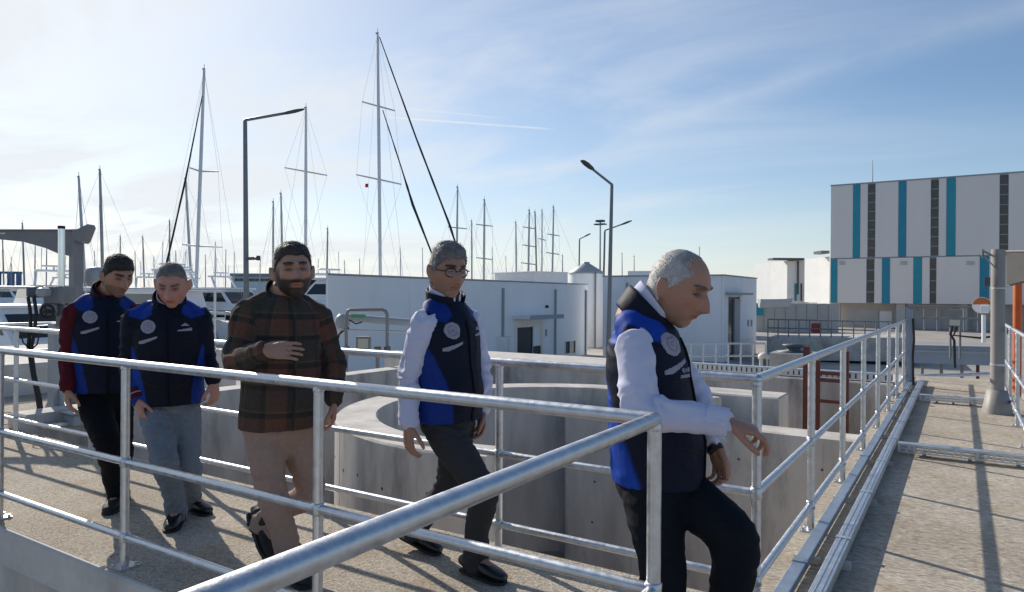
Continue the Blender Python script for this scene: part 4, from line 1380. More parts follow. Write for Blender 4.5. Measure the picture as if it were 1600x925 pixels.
SY = [  # label, base px, top px, top py, d, radius, material, spreader pixel rows
    ('sailing yacht whose leaning dark mast stands just right of the davit crane', 139, 123, 277, 48, .12, 'mast_alu', ()),
    ('sailing yacht with leaning dark mast directly behind the dark haired young man', 164, 156, 266, 50, .13, 'mast_dark', ()),
    ('sailing yacht with a short leaning mast close left of the tall white mast', 304, 290, 280, 56, .12, 'mast_alu', ()),
    ('sailing yacht whose mast shows right of the tallest street lamp pole', 427, 427, 316, 62, .11, 'mast_alu', ()),
    ('sailing yacht whose mast stands just above the plaid shirt man head', 444, 439, 303, 58, .11, 'mast_alu', ()),
    ('sailing yacht with thin mast left of the furled dark forestay', 265, 265, 346, 70, .1, 'mast_dark', ()),
    ('sailing yacht with thin slanted mast between the two vest wearing men', 228, 223, 371, 74, .1, 'mast_dark', ()),
    ('sailing yacht whose slanted mast rises above the davit crane arm', 41, 35, 350, 64, .1, 'mast_dark', ()),
    ('sailing yacht with mast beside the black satellite dome', 510, 512, 358, 66, .1, 'mast_dark', ()),
    ('sailing yacht with thin mast above the young man with maroon sleeves', 188, 188, 370, 80, .09, 'mast_dark', ()),
    ('sailing yacht at far left with two masts close together', 8, 4, 374, 78, .1, 'mast_dark', ()),
    ('sailing yacht whose mast is nearest right of the glasses man head', 713, 715, 293, 66, .12, 'mast_alu', ((700, 730, 356),)),
    ('sailing yacht with a short mast, second right of the glasses man', 738, 737, 346, 78, .11, 'mast_alu', ()),
    ('sailing yacht with two spreaders, tall mast above the middle of the long roof', 756, 757, 313, 66, .13, 'mast_alu', ((744, 770, 352), (744, 769, 404))),
    ('sailing yacht with slanting forestay left of the cluster of three masts', 808, 806, 348, 74, .11, 'mast_alu', ()),
    ('sailing yacht with three spreaders, leftmost of the mast cluster', 825, 827, 329, 72, .13, 'mast_alu', ((817, 838, 356), (816, 836, 384), (814, 838, 412))),
    ('sailing yacht with plain dark mast in the middle of the mast cluster', 841, 836, 332, 72, .11, 'mast_dark', ()),
    ('sailing yacht with mast close left of the rightmost tall mast', 847, 847, 329, 84, .1, 'mast_alu', ((841, 853, 374),)),
    ('sailing yacht with the rightmost tall mast of the cluster before the silo', 862, 865, 324, 74, .12, 'mast_alu', ((855, 874, 367), (853, 874, 396))),
    ('sailing yacht with a short thin mast right of the mast cluster', 879, 879, 400, 95, .1, 'mast_alu', ()),
    ('sailing yacht with faint short mast left of the front man, nearer the lamp', 973, 972, 397, 110, .1, 'mast_alu', ()),
    ('sailing yacht with faint short mast close left of the front man', 991, 991, 401, 112, .1, 'mast_alu', ()),
    ('sailing yacht with faint mast just above the front man head', 1093, 1093, 388, 105, .09, 'mast_alu', ()),
    ('sailing yacht with thin bare mast under the davit arm left of the stem tube', 54, 55, 385, 95, .1, 'mast_dark', ()),
    ('sailing yacht with thin bare mast under the davit arm, middle one', 72, 73, 388, 100, .1, 'mast_dark', ()),
    ('sailing yacht with thin bare mast close left of the davit column', 111, 111, 396, 105, .1, 'mast_dark', ()),
    ('sailing yacht with low mast right of the young man, near his forehead', 213, 211, 395, 100, .08, 'mast_dark', ()),
    ('sailing yacht with low mast right of the tall leaning white mast', 322, 321, 400, 105, .08, 'mast_dark', ()),
    ('sailing yacht with low mast half way between leaning mast and tallest lamp', 352, 353, 392, 100, .08, 'mast_dark', ()),
]
rnd = random.Random(3)
for lb, bx, tx, ty, d, r_, mt_, spr in SY:
    hz = 462.3 + .0071 * (bx - 800)
    sp = []
    d_f = lambda y: (hz - y) / (hz - ty)
    for x0, x1, y in spr:
        zc = P(bx, y, d).z; zf = SEA_Z + 1.45; ztp = P(tx, ty, d).z
        sp.append(((zc - zf) / (ztp - zf), x0, y - 1.5, x1, y + 1.5))
    sail_yacht(lb, bx, tx, ty, d, R(rnd.uniform(150, 215)) if bx < 600 else R(rnd.uniform(-40, 10)), r_, sp, mt_, rnd.uniform(9, 12), 3.3, 1.1, hull=rnd.choice(['hull_white', 'hull_white', 'hull_grey', 'hull_navy']), stays=d < 90)
rnd2 = random.Random(12)
for bx in (18, 97, 150, 243, 258, 277, 336, 366, 405, 458, 541, 563, 628, 662, 689, 772, 793, 906):
    sail_yacht('faint distant sailing yacht with a thin bare mast far out in the marina', bx, bx + rnd2.uniform(-3, 2), rnd2.uniform(378, 415), rnd2.uniform(95, 150), R(rnd2.uniform(140, 220)), .085, (), 'mast_alu', rnd2.uniform(9, 12), 3.2, 1.1, stays=rnd2.random() < .5)

MY = [
    ('big motor yacht with two black satellite domes behind the long building', 548, 44, R(-20), 15, 4.6, 2.0, 2, 'hull_white', True, True),
    ('white motor yacht with low cabin just left of the plaid shirt', 372, 52, R(200), 14, 4.3, 2.0, 1, 'hull_white', False, False),
    ('white motor yacht moored close behind the leftmost railing with a long dark hull window', -15, 30, R(8), 15, 4.5, 2.5, 1, 'hull_white', False, False),
    ('grey hulled motor yacht seen between the two vest wearing men', 232, 42, R(175), 13, 4.2, 2.0, 2, 'hull_grey', True, False),
    ('white motor yacht with flybridge behind the grey haired man right shoulder', 338, 46, R(10), 14, 4.4, 2.1, 2, 'hull_white', True, False),
    ('white motor yacht with flybridge behind the gate drive', 70, 52, R(165), 15, 4.6, 2.2, 2, 'hull_white', True, False),
    ('far motor yacht with low cabin at the left border', 12, 70, R(20), 14, 4.4, 2.1, 2, 'hull_white', True, False),
    ('far motor yacht behind the davit column', 128, 66, R(0), 14, 4.4, 2.1, 2, 'hull_white', True, False),
    ('far motor yacht right of the young man face', 222, 70, R(160), 15, 4.6, 2.2, 2, 'hull_white', True, False),
    ('far motor yacht behind the base of the leaning white mast', 300, 64, R(190), 15, 4.6, 2.2, 2, 'hull_white', True, False),
    ('far motor yacht between leaning mast and tallest street lamp', 352, 74, R(30), 16, 4.6, 2.3, 2, 'hull_grey', True, False),
    ('white motor yacht with long pointed bow and dark windscreen behind the plaid shirt', 566, 39, R(203), 17, 4.6, 2.6, 2, 'hull_white', False, False),
    ('white yacht superstructure rising above the long roof behind the glasses man', 650, 48, R(-30), 15, 4.6, 2.6, 2, 'hull_white', False, False),
    ('white yacht roof with dark cowl showing above the roof right of the glasses man', 770, 56, R(-30), 15, 4.6, 2.4, 2, 'hull_white', False, False),
]
for a in MY: motor_yacht(*a)
q = P(1212, 466, 72)
b = TB((q.x, q.y, P(1212, 474, 72).z), R(32)); dk, df = hull_mesh(b, 3.4, 1.3, .42)
t = thing('dinghy', 'small grey dinghy lying above the boundary wall', 'dinghy', (q.x, q.y, q.z))
b.build('hull', 'hull_grey', t)
b = TB((q.x, q.y, P(1212, 474, 72).z), R(32)); b.add(dk, df); b.build('deck', 'hull_white', t)

# ------------------------------------------------------------------ people
def vnoise(p, seed=0):
    """value noise on an (n,3) array, 0..1"""
    p = np.asarray(p, float)
    i = np.floor(p).astype(np.int64); f = p - i
    u = f * f * (3 - 2 * f)
    def h(x, y, z):
        n = (x * 374761393 + y * 668265263 + z * 2147483647 + seed * 1274126177) & 0xffffffff
        n = ((n ^ (n >> 13)) * 1274126177) & 0xffffffff
        return ((n ^ (n >> 16)) & 0xffff) / 65535.0
    r = 0
    for dx in (0, 1):
        for dy in (0, 1):
            for dz in (0, 1):
                w_ = (u[:, 0] if dx else 1 - u[:, 0]) * (u[:, 1] if dy else 1 - u[:, 1]) * (u[:, 2] if dz else 1 - u[:, 2])
                r = r + w_ * h(i[:, 0] + dx, i[:, 1] + dy, i[:, 2] + dz)
    return r


def sstep(a, b, x):
    t = np.clip((x - a) / (b - a), 0, 1)
    return t * t * (3 - 2 * t)


class Soup:
    """closed shapes to be fused into one skin by a voxel remesh"""
    def __init__(s): s.v = []; s.f = []; s.n = 0

    def raw(s, vs, fs):
        s.f += [tuple(i + s.n for i in f) for f in fs]
        s.v += [tuple(v) for v in vs]; s.n += len(vs)

    def loft(s, rings, n=18, round_caps=True):
        """rings: (centre, a, b) with a, b the half-axis vectors"""
        rings = [(Vector(c), Vector(a), Vector(b)) for c, a, b in rings]
        if round_caps:
            def cap(r0, r1):
                c, a, b = r0
                t = (c - r1[0])
                if t.length < 1e-6: return []
                t.normalize()
                rr = min(a.length, b.length)
                return [(c + t * rr * .5, a * .84, b * .84), (c + t * rr * .82, a * .5, b * .5)]
            h_ = cap(rings[0], rings[1]); e_ = cap(rings[-1], rings[-2])
            rings = list(reversed(h_)) + rings + e_
        vs, fs = [], []
        for c, a, b in rings:
            for j in range(n):
                w_ = 2 * math.pi * j / n
                vs.append(c + a * math.cos(w_) + b * math.sin(w_))
        k = len(rings)
        for i in range(k - 1):
            for j in range(n):
                q, q2 = i * n + j, i * n + (j + 1) % n
                fs.append((q, q2, q2 + n, q + n))
        c0 = len(vs); vs.append(rings[0][0]); c1 = len(vs); vs.append(rings[-1][0])
        for j in range(n):
            fs.append((c0, (j + 1) % n, j)); fs.append((c1, (k - 1) * n + j, (k - 1) * n + (j + 1) % n))
        s.raw(vs, fs)

    def limb(s, pts, rads, n=14, sub=5, flat=None):
        """smooth tapered limb through points"""
        pts = [Vector(p) for p in pts]
        P2, R2 = [], []
        for i in range(len(pts) - 1):
            p0 = pts[i - 1] if i > 0 else pts[i] * 2 - pts[i + 1]
            p3 = pts[i + 2] if i + 2 < len(pts) else pts[i + 1] * 2 - pts[i]
            for k in range(sub):
                u = k / sub
                # softened catmull-rom: joints bend but stay joints
                a = .5 * u * (1 - u) * (1 - u) * .5; b_ = .5 * u * u * (1 - u) * .5
                q = pts[i].lerp(pts[i + 1], u) + (pts[i] - p0).normalized() * 0 + ((pts[i + 1] - p0) - (pts[i + 1] - pts[i]) * 2) * a - ((p3 - pts[i]) - (pts[i + 1] - pts[i]) * 2) * b_
                P2.append(q); R2.append(rads[i] * (1 - (u * u * (3 - 2 * u))) + rads[i + 1] * (u * u * (3 - 2 * u)))
        P2.append(pts[-1]); R2.append(rads[-1])
        rings = []
        ref = None
        for i, p in enumerate(P2):
            t = (P2[min(i + 1, len(P2) - 1)] - P2[max(i - 1, 0)]).normalized()
            if ref is None:
                ref = Vector((0.13, 1, .2)); 
            a = (ref - t * ref.dot(t)).normalized(); ref = a
            b_ = t.cross(a)
            r_ = R2[i]
            if isinstance(r_, tuple): rings.append((p, a * r_[0], b_ * r_[1]))
            else: rings.append((p, a * r_, b_ * r_))
        s.loft(rings, n)

    def mesh(s, name, voxel, smooth=4, fac=.5):
        me = bpy.data.meshes.new(name + '_tmp')
        me.from_pydata(s.v, [], s.f); me.update()
        o = bpy.data.objects.new(name + '_tmp', me); COL.objects.link(o)
        r_ = o.modifiers.new('r', 'REMESH'); r_.mode = 'VOXEL'; r_.voxel_size = voxel; r_.adaptivity = 0
        if smooth:
            sm = o.modifiers.new('s', 'SMOOTH'); sm.factor = fac; sm.iterations = smooth
        dg = bpy.context.evaluated_depsgraph_get(); dg.update()
        out = bpy.data.meshes.new_from_object(o.evaluated_get(dg))
        out.name = name
        bpy.data.objects.remove(o); bpy.data.meshes.remove(me)
        return out


def co_of(me):
    a = np.empty(len(me.vertices) * 3); me.vertices.foreach_get('co', a); return a.reshape(-1, 3)


def no_of(me):
    a = np.empty(len(me.vertices) * 3); me.vertices.foreach_get('normal', a); return a.reshape(-1, 3)


def set_co(me, a):
    me.vertices.foreach_set('co', a.reshape(-1)); me.update()


def set_col(me, c):
    at = me.color_attributes.new('Col', 'FLOAT_COLOR', 'POINT')
    full = np.ones((len(me.vertices), 4), np.float32); full[:, :3] = c
    at.data.foreach_set('color', full.reshape(-1))


def finish(me, name, mt, parent, smooth=True):
    me.materials.clear(); me.materials.append(MATS[mt])
    me.polygons.foreach_set('use_smooth', np.ones(len(me.polygons), bool))
    l = world_loc(parent)
    a = co_of(me) - np.array(l)
    set_co(me, a)
    o = bpy.data.objects.new(name, me); COL.objects.link(o); o.parent = parent
    return o


def wrinkle(me, amp, scale, seed, stretch=(1, 1, 1), mask=None):
    a = co_of(me); n = no_of(me)
    q = a * np.array(stretch) * scale
    w_ = vnoise(q + 3 * vnoise(q * .5, seed + 9)[:, None], seed)
    r1 = 1 - np.abs(2 * w_ - 1) * 2
    r2 = vnoise(q * 2.3, seed + 3) - .5
    h = amp * (r1 * .8 + r2 * .5)
    if mask is not None: h = h * mask(a)
    set_co(me, a + n * h[:, None])


mat('skin', (.4, .22, .15), .5, var=.1, vscale=90, bump=.0006, bscale=260, attr='Col', sss=.12, spec=.4)
mat('hair', (.1, .1, .1), .62, var=.12, vscale=160, bump=.0012, bscale=220, attr='Col', spec=.35, stretch=(1, 1, .5))
mat('vest_cloth', (.02, .02, .05), .62, var=.14, vscale=30, bump=.0016, bscale=45, attr='Col', spec=.16)
mat('shirt_white', (.58, .58, .72), .8, var=.03, vscale=14, spec=.2)
mat('shirt_maroon', (.085, .008, .014), .85, var=.15, vscale=40, bump=.002, bscale=60)
mat('sleeve_navy', (.012, .014, .028), .7, var=.15, vscale=30, bump=.002, bscale=45)
mat('trouser_black', (.006, .007, .009), .85, var=.2, vscale=40, bump=.0015, bscale=60)
mat('trouser_navy', (.008, .010, .015), .85, var=.15, vscale=40, bump=.0015, bscale=50)
mat('trouser_grey', (.040, .040, .045), .85, var=.12, vscale=120, bump=.001, bscale=200)
mat('jeans_grey', (.17, .20, .235), .85, var=.16, vscale=60, bump=.0014, bscale=180, stain=.3, sscale=5, stain_col=(.09, .11, .14))
mat('chino_brown', (.34, .235, .19), .85, var=.1, vscale=50, bump=.0015, bscale=120)
mat('shoe_black', (.010, .010, .011), .28, bump=.0006, bscale=90, spec=.6)
mat('boot_black', (.014, .013, .013), .7, var=.2, vscale=30, bump=.002, bscale=60)
mat('sole', (.02, .019, .018), .8)
mat('print_white', (.31, .29, .35), .7, var=.12, vscale=60)
mat('print_red', (.17, .14, .2), .7)
mat('eye_white', (.17, .145, .13), .25)
mat('eye_dark', (.012, .008, .006), .1)
mat('frame_black', (.01, .01, .012), .25)
lens = mat('lens_glass', (.9, .9, .9), .03)
lens.node_tree.nodes['Principled BSDF'].inputs['Alpha'].default_value = .10
mat('shirt_check', (.5, .44, .5), .8, var=.35, vscale=90)
mat('watch', (.05, .05, .05), .3, .6)


def fold_bump(name, dist, scale, spec=None):
    """creases: ridged noise under the fine weave"""
    mt = MATS[name]; N, L = mt.node_tree.nodes, mt.node_tree.links
    b = N['Principled BSDF']
    if spec is not None: b.inputs['Specular IOR Level'].default_value = spec
    g = N.new('ShaderNodeNewGeometry')
    n = N.new('ShaderNodeTexNoise'); n.noise_type = 'RIDGED_MULTIFRACTAL'
    n.inputs['Scale'].default_value = scale; n.inputs['Detail'].default_value = 2.5; n.inputs['Distortion'].default_value = .8
    mp = N.new('ShaderNodeMapping'); mp.inputs['Rotation'].default_value = (.5, .4, .3); mp.inputs['Scale'].default_value = (1, .55, 1)
    L.new(g.outputs['Position'], mp.inputs[0]); L.new(mp.outputs[0], n.inputs['Vector'])
    bp = N.new('ShaderNodeBump'); bp.inputs['Distance'].default_value = dist; bp.inputs['Strength'].default_value = .8
    L.new(n.outputs[0], bp.inputs['Height'])
    old = b.inputs['Normal'].links
    if old: L.new(old[0].from_socket, bp.inputs['Normal'])
    L.new(bp.outputs[0], b.inputs['Normal'])


for nm_, ds_, sc_, sp_ in (('shirt_white', .010, 9, None), ('vest_cloth', .005, 7, None), ('trouser_black', .006, 8, .15), ('trouser_navy', .006, 8, .15),
                           ('trouser_grey', .006, 8, .15), ('jeans_grey', .007, 9, .2), ('chino_brown', .007, 8, .2), ('shirt_maroon', .007, 9, .2)):
    fold_bump(nm_, ds_, sc_, sp_)


def mat_plaid():
    mt = bpy.data.materials.new('plaid')
    mt.use_nodes = True
    N, L = mt.node_tree.nodes, mt.node_tree.links
    b = N['Principled BSDF']; b.inputs['Roughness'].default_value = .92; b.inputs['Specular IOR Level'].default_value = .2
    at = N.new('ShaderNodeAttribute'); at.attribute_name = 'cloth'
    sp = N.new('ShaderNodeSeparateXYZ'); L.new(at.outputs['Vector'], sp.inputs[0])
    def M(op, a, c=None):
        n = N.new('ShaderNodeMath'); n.operation = op
        for i, v in enumerate((a, c)):
            if v is None: continue
            if isinstance(v, (int, float)): n.inputs[i].default_value = v
            else: L.new(v, n.inputs[i])
        return n.outputs[0]
    def ramp(v, period, off, stops):
        x = M('FRACT', M('ADD', M('DIVIDE', v, period), off))
        r = N.new('ShaderNodeValToRGB'); r.color_ramp.interpolation = 'LINEAR'
        e = r.color_ramp.elements
        e[0].position, e[0].color = stops[0][0], (*stops[0][1], 1)
        e[1].position, e[1].color = stops[-1][0], (*stops[-1][1], 1)
        for p, c in stops[1:-1]:
            q = e.new(p); q.color = (*c, 1)
        L.new(x, r.inputs[0]); return r.outputs[0]
    O, B, G, D, T = (.125, .056, .038), (.052, .046, .046), (.050, .046, .032), (.026, .023, .022), (.095, .077, .056)
    blocks = [(0, O), (.22, O), (.25, D), (.34, D), (.36, T), (.38, T), (.40, G), (.58, G), (.60, B), (.80, B), (.82, D), (.9, D), (.92, T), (.94, T), (.96, O), (1, O)]
    h = ramp(sp.outputs[1], .25, .1, blocks)
    v = ramp(sp.outputs[0], .25, .35, blocks)
    mx = N.new('ShaderNodeMix'); mx.data_type = 'RGBA'; mx.inputs['Factor'].default_value = .42
    L.new(h, mx.inputs['A']); L.new(v, mx.inputs['B'])
    geo = N.new('ShaderNodeNewGeometry')
    nz = N.new('ShaderNodeTexNoise'); nz.inputs['Scale'].default_value = 140; L.new(geo.outputs['Position'], nz.inputs['Vector'])
    vm = N.new('ShaderNodeVectorMath'); vm.operation = 'SCALE'; L.new(mx.outputs['Result'], vm.inputs[0])
    L.new(M('ADD', nz.outputs[0], .5), vm.inputs['Scale'])
    L.new(vm.outputs[0], b.inputs['Base Color'])
    bp = N.new('ShaderNodeBump'); bp.inputs['Distance'].default_value = .002; L.new(nz.outputs[0], bp.inputs['Height']); L.new(bp.outputs[0], b.inputs['Normal'])
    MATS['plaid'] = mt


mat_plaid()


# ---- head: one radial surface in head axes (x forward, y to the person's left, z up), metres before scaling
def g2(y, z, y0, z0, sy, sz): return np.exp(-((y - y0) / sy) ** 2 - ((z - z0) / sz) ** 2)


def head_surface(dirs, o):
    """dirs: unit vectors (n,3) -> points on the face and skull"""
    x, y, z = dirs[:, 0], dirs[:, 1], dirs[:, 2]
    A, Bw, H = .098, .077 * o.get('wide', 1), .120
    # superellipsoid-ish skull
    p = 2.25
    r = ((np.abs(x) / A) ** p + (np.abs(y) / Bw) ** p + (np.abs(z) / H) ** p) ** (-1 / p)
    q = dirs * r[:, None]
    X, Y, Z = q[:, 0].copy(), q[:, 1].copy(), q[:, 2].copy()
    front = sstep(.0, .06, X)
    back = sstep(.02, -.05, X)
    low = sstep(-.01, -.11, Z)
    # jaw narrows, throat and nape cut in
    Y *= 1 - low * (.20 - .08 * o.get('jowl', 0)) * (.4 + .6 * front)
    X = np.where(X < 0, X * (1 - .5 * sstep(-.03, -.11, Z)), X)
    X *= 1 - .05 * sstep(.05, .12, Z) * front
    cheek = g2(np.abs(Y), Z, .052, -.012, .02, .025) * front
    X += .006 * cheek; Y += np.sign(Y) * .003 * cheek
    X -= front * .012 * (np.abs(Y) / .07) ** 2
    ya = np.abs(Y)
    # brow, sockets, nose, lips, chin
    X += front * .010 * g2(ya, Z, .026, .033, .024, .009)
    X -= front * .021 * g2(ya, Z, .031, .012, .017, .012)
    X -= front * .006 * g2(ya, Z, .0, .016, .014, .012)
    nb = np.clip((.020 - Z) / .060, 0, 1)
    on = (Z < .022) & (Z > -.055)
    ridge = np.where(Z > -.038, nb, nb * np.clip((Z + .052) / .014, 0, 1))
    ns = .0085 + .0065 * nb
    X += front * np.where(on, (.007 + .030 * ridge) * np.exp(-(Y / ns) ** 2), 0)
    X += front * .013 * g2(ya, Z, .0165, -.036, .0075, .009)
    X += front * .005 * np.exp(-(Y / .026) ** 2) * np.exp(-((Z + .062) / .016) ** 2)
    X += front * .005 * np.exp(-(Y / .020) ** 2) * (np.exp(-((Z + .0585) / .0045) ** 2) + 1.1 * np.exp(-((Z + .071) / .005) ** 2))
    X -= front * .006 * np.exp(-(Y / .024) ** 2) * np.exp(-((Z + .0645) / .0028) ** 2)
    X += front * .011 * np.exp(-(Y / .022) ** 2) * np.exp(-((Z + .098) / .016) ** 2)
    X -= front * .004 * np.exp(-(Y / .02) ** 2) * np.exp(-((Z + .082) / .006) ** 2)
    fold = g2(ya - (.017 + (-.035 - Z) * .55), Z, 0, -.052, .004, .016)
    X -= front * .005 * fold
    X -= front * .004 * g2(ya, Z, .045, -.045, .014, .022)
    X += front * .005 * g2(ya, Z, .030, -.004, .013, .006)
    Y += np.sign(Y) * .004 * o.get('jowl', 0) * g2(ya, Z, .05, -.075, .03, .03)
    return np.stack([X, Y, Z], 1)


def sphere_dirs(nu=84, nv=64):
    d = []; f = []
    for i in range(nv + 1):
        a = math.pi * i / nv
        for j in range(nu):
            w_ = 2 * math.pi * j / nu
            d.append((math.sin(a) * math.cos(w_), math.sin(a) * math.sin(w_), math.cos(a)))
    for i in range(nv):
        for j in range(nu):
            q, q2 = i * nu + j, i * nu + (j + 1) % nu
            f.append((q, q + nu, q2 + nu, q2))
    return np.array(d), f


DIRS, SPF = sphere_dirs(120, 96)


def ellipsoid(s, c, ax, ay, az, nu=14, nv=9):
    vs = []; fs = []
    for i in range(nv + 1):
        a = math.pi * i / nv
        for j in range(nu):
            w_ = 2 * math.pi * j / nu
            vs.append(Vector(c) + Vector(ax) * (math.sin(a) * math.cos(w_)) + Vector(ay) * (math.sin(a) * math.sin(w_)) + Vector(az) * math.cos(a))
    for i in range(nv):
        for j in range(nu):
            q, q2 = i * nu + j, i * nu + (j + 1) % nu
            fs.append((q, q + nu, q2 + nu, q2))
    s.raw(vs, fs)


def hand(s, wrist, dirv, normal, side, curl=.5, spread=.05, size=1.0, thumb=.5, curls=None):
    """palm, four jointed fingers and a thumb. dirv: wrist to knuckles; normal: back of the hand; side: towards the thumb"""
    d = Vector(dirv).normalized(); n = Vector(normal); n = (n - d * n.dot(d)).normalized(); t = Vector(side); t = (t - d * t.dot(d) - n * t.dot(n)).normalized()
    k = size
    pal = [(0, .027, .020), (.03, .034, .019), (.06, .040, .017), (.085, .041, .014)]
    s.loft([(wrist + d * (x * k), t * (w_ * k), n * (h * k)) for x, w_, h in pal], 16)
    lens = [.082, .092, .086, .068]
    for i in range(4):
        off = (1.5 - i) * .0205
        c = curls[i] if curls else curl
        base = wrist + d * ((.086 - abs(off) * .18) * k) + t * (off * k)
        dv = (d + t * (spread * (1.5 - i))).normalized()
        pts = [base - dv * .02 * k]; cur = base; ang = 0
        L_ = lens[i] * k
        for q, fr in enumerate((.46, .30, .24)):
            ang += c * (0.75, 1.05, .75)[q]
            seg = dv * math.cos(ang) - n * math.sin(ang)
            pts.append(cur); cur = cur + seg * (L_ * fr)
        pts.append(cur)
        s.limb(pts, [.0088 * k, .0092 * k, .0081 * k, .0076 * k, .0060 * k], 10, 3)
    b0 = wrist + d * (.022 * k) + t * (.026 * k) - n * (.004 * k)
    td = (d * .72 + t * (.62 - thumb * .35) - n * (.25 + thumb * .35)).normalized()
    td2 = (d * .9 + t * (.12 - thumb * .3) - n * (.25 + thumb * .4)).normalized()
    p1 = b0 + td * .042 * k; p2 = p1 + (td * .5 + td2 * .5).normalized() * .034 * k; p3 = p2 + td2 * .027 * k
    s.limb([b0 - td * .015 * k, b0, p1, p2, p3], [.013 * k, .015 * k, .0115 * k, .0105 * k, .0078 * k], 10, 3)


def person(o):
    """o: dictionary of measurements and joints (photo pixels and distances turned to points of the place)"""
    d0 = o['d']
    al = R(o['face'])                       # how far the chest is turned from image right towards the camera
    fwd = (RT0 * math.cos(al) - FW * math.sin(al)).normalized()
    left = Vector((0, 0, 1)).cross(fwd).normalized()
    U = Vector((0, 0, 1))
    def J(k, dd=None):
        v = o[k]
        return P(v[0], v[1], d0 + (v[2] if len(v) > 2 else 0))
    pel, che = J('pelvis'), J('chest')
    root = thing('person', o['label'], 'person', (pel.x, pel.y, 0.0), 'men walking along the walkway')
    up = (che - pel).normalized()
    fw2 = (fwd - up * fwd.dot(up)).normalized()
    lf = up.cross(fw2).normalized()
    SL = (che - pel).length
    sw = o.get('shoulder', .185)
    sh = {'R': che - lf * sw - up * .04, 'L': che + lf * sw - up * .04}
    hp = {'R': pel - left * .08 - U * .03, 'L': pel + left * .08 - U * .03}
    el = {s: J(s + '_elbow') for s in 'RL'}
    wr = {s: J(s + '_wrist') for s in 'RL'}
    an, toe, fd = {}, {}, {}
    for s in 'RL':
        f = o[s + '_foot']                  # toe pixel, height of the toe, heading, heel pitch
        tz = f.get('z', 0.0)
        tp = Pz(f['toe'][0], f['toe'][1], tz) if 'toe' in f else None
        a2 = R(f.get('turn', o['face']))
        hd_ = (RT0 * math.cos(a2) - FW * math.sin(a2)).normalized()
        pt = R(f.get('pitch', 0))
        dv = (hd_ * math.cos(pt) - U * math.sin(pt)).normalized()
        uv = (U * math.cos(pt) + hd_ * math.sin(pt)).normalized()
        fd[s] = (dv, uv)
        if 'ankle' in f:
            an[s] = P(*f['ankle']); tp = an[s] + dv * .195 - uv * .095
        else:
            an[s] = tp - dv * .195 + uv * .095
        toe[s] = tp
    kn = {}
    for s in 'RL':
        a, c = hp[s], an[s]
        L1, L2 = o.get('thigh', .42), o.get('shin', .41)
        v = c - a; D = v.length
        if D > (L1 + L2) * .995: k_ = D / ((L1 + L2) * .995); L1 *= k_; L2 *= k_
        x = (L1 * L1 - L2 * L2 + D * D) / (2 * D); h = math.sqrt(max(0, L1 * L1 - x * x))
        pole = fwd if s + '_knee' not in o else Vector(o[s + '_knee'])
        pole = (pole - v.normalized() * pole.dot(v.normalized())).normalized()
        kn[s] = a + v.normalized() * x + pole * h
        if s + '_kn' in o: kn[s] = J(s + '_kn')
    # head frame
    hc = J('head')
    hy = R(o['head_yaw']); hp_ = R(o.get('head_pitch', 0)); hr = R(o.get('head_roll', 0))
    hf = (RT0 * math.cos(hy) - FW * math.sin(hy)).normalized()
    hl = U.cross(hf).normalized(); hu = U
    f2 = hf * math.cos(hp_) - hu * math.sin(hp_); u2 = hu * math.cos(hp_) + hf * math.sin(hp_)
    hf, hu = f2, u2
    l2 = hl * math.cos(hr) + hu * math.sin(hr); hu = hu * math.cos(hr) - hl * math.sin(hr); hl = l2
    hs = o.get('head_size', 1.1)
    HM = np.array([hf, hl, hu]) * hs
    HC = np.array(hc)
    to_head = lambda a: (a - HC) @ (np.linalg.inv(HM))
    nb = che + up * .055 - fw2 * .025       # root of the neck

    # ---------------- body: one continuous skin
    B = Soup()
    hp3 = head_surface(DIRS, o) @ HM + HC
    B.raw([tuple(v) for v in hp3], SPF)
    for s_ in (-1, 1):                      # ears, standing off the head at the back
        ec = Vector(HC + np.array([-.014, s_ * .087 * o.get('wide', 1), -.004]) @ HM)
        ellipsoid(B, ec, (hf * .85 + hl * s_ * -.5) * (.019 * hs), (hl * s_ * .85 + hf * .5).normalized() * (.0065 * hs), (hu + hf * -.18) * (.033 * hs))
        e2 = Vector(HC + np.array([-.023, s_ * .094 * o.get('wide', 1), .004]) @ HM)
        ellipsoid(B, e2, hf * (.009 * hs), (hl * s_ - hf * .5).normalized() * (.006 * hs), hu * (.026 * hs))
        e3 = Vector(HC + np.array([-.004, s_ * .075 * o.get('wide', 1), -.034]) @ HM)
        ellipsoid(B, e3, hf * (.008 * hs), hl * (.006 * hs), hu * (.010 * hs))
    nt = Vector(HC + np.array([-.028, 0, -.055]) @ HM)
    nr = o.get('neck', .060)
    B.limb([nb - up * .06, nb + up * .01, nt, nt + hu * .05], [nr * 1.25, nr * 1.08, nr, nr * .95], 18)
    jaw = Vector(HC + np.array([.045, 0, -.09]) @ HM)
    B.limb([nb + fw2 * .02 + up * .02, nt + hf * .03 - hu * .01, jaw], [nr * .7, nr * .72, .034 * hs], 14)
    B.loft([(pel - U * .08, left * .15, fwd * .09), (pel + up * .1, lf * .145, fw2 * .09), (pel + up * SL * .7, lf * .16, fw2 * .10), (che, lf * .13, fw2 * .075), (nb, lf * .065, fw2 * .06)], 20)
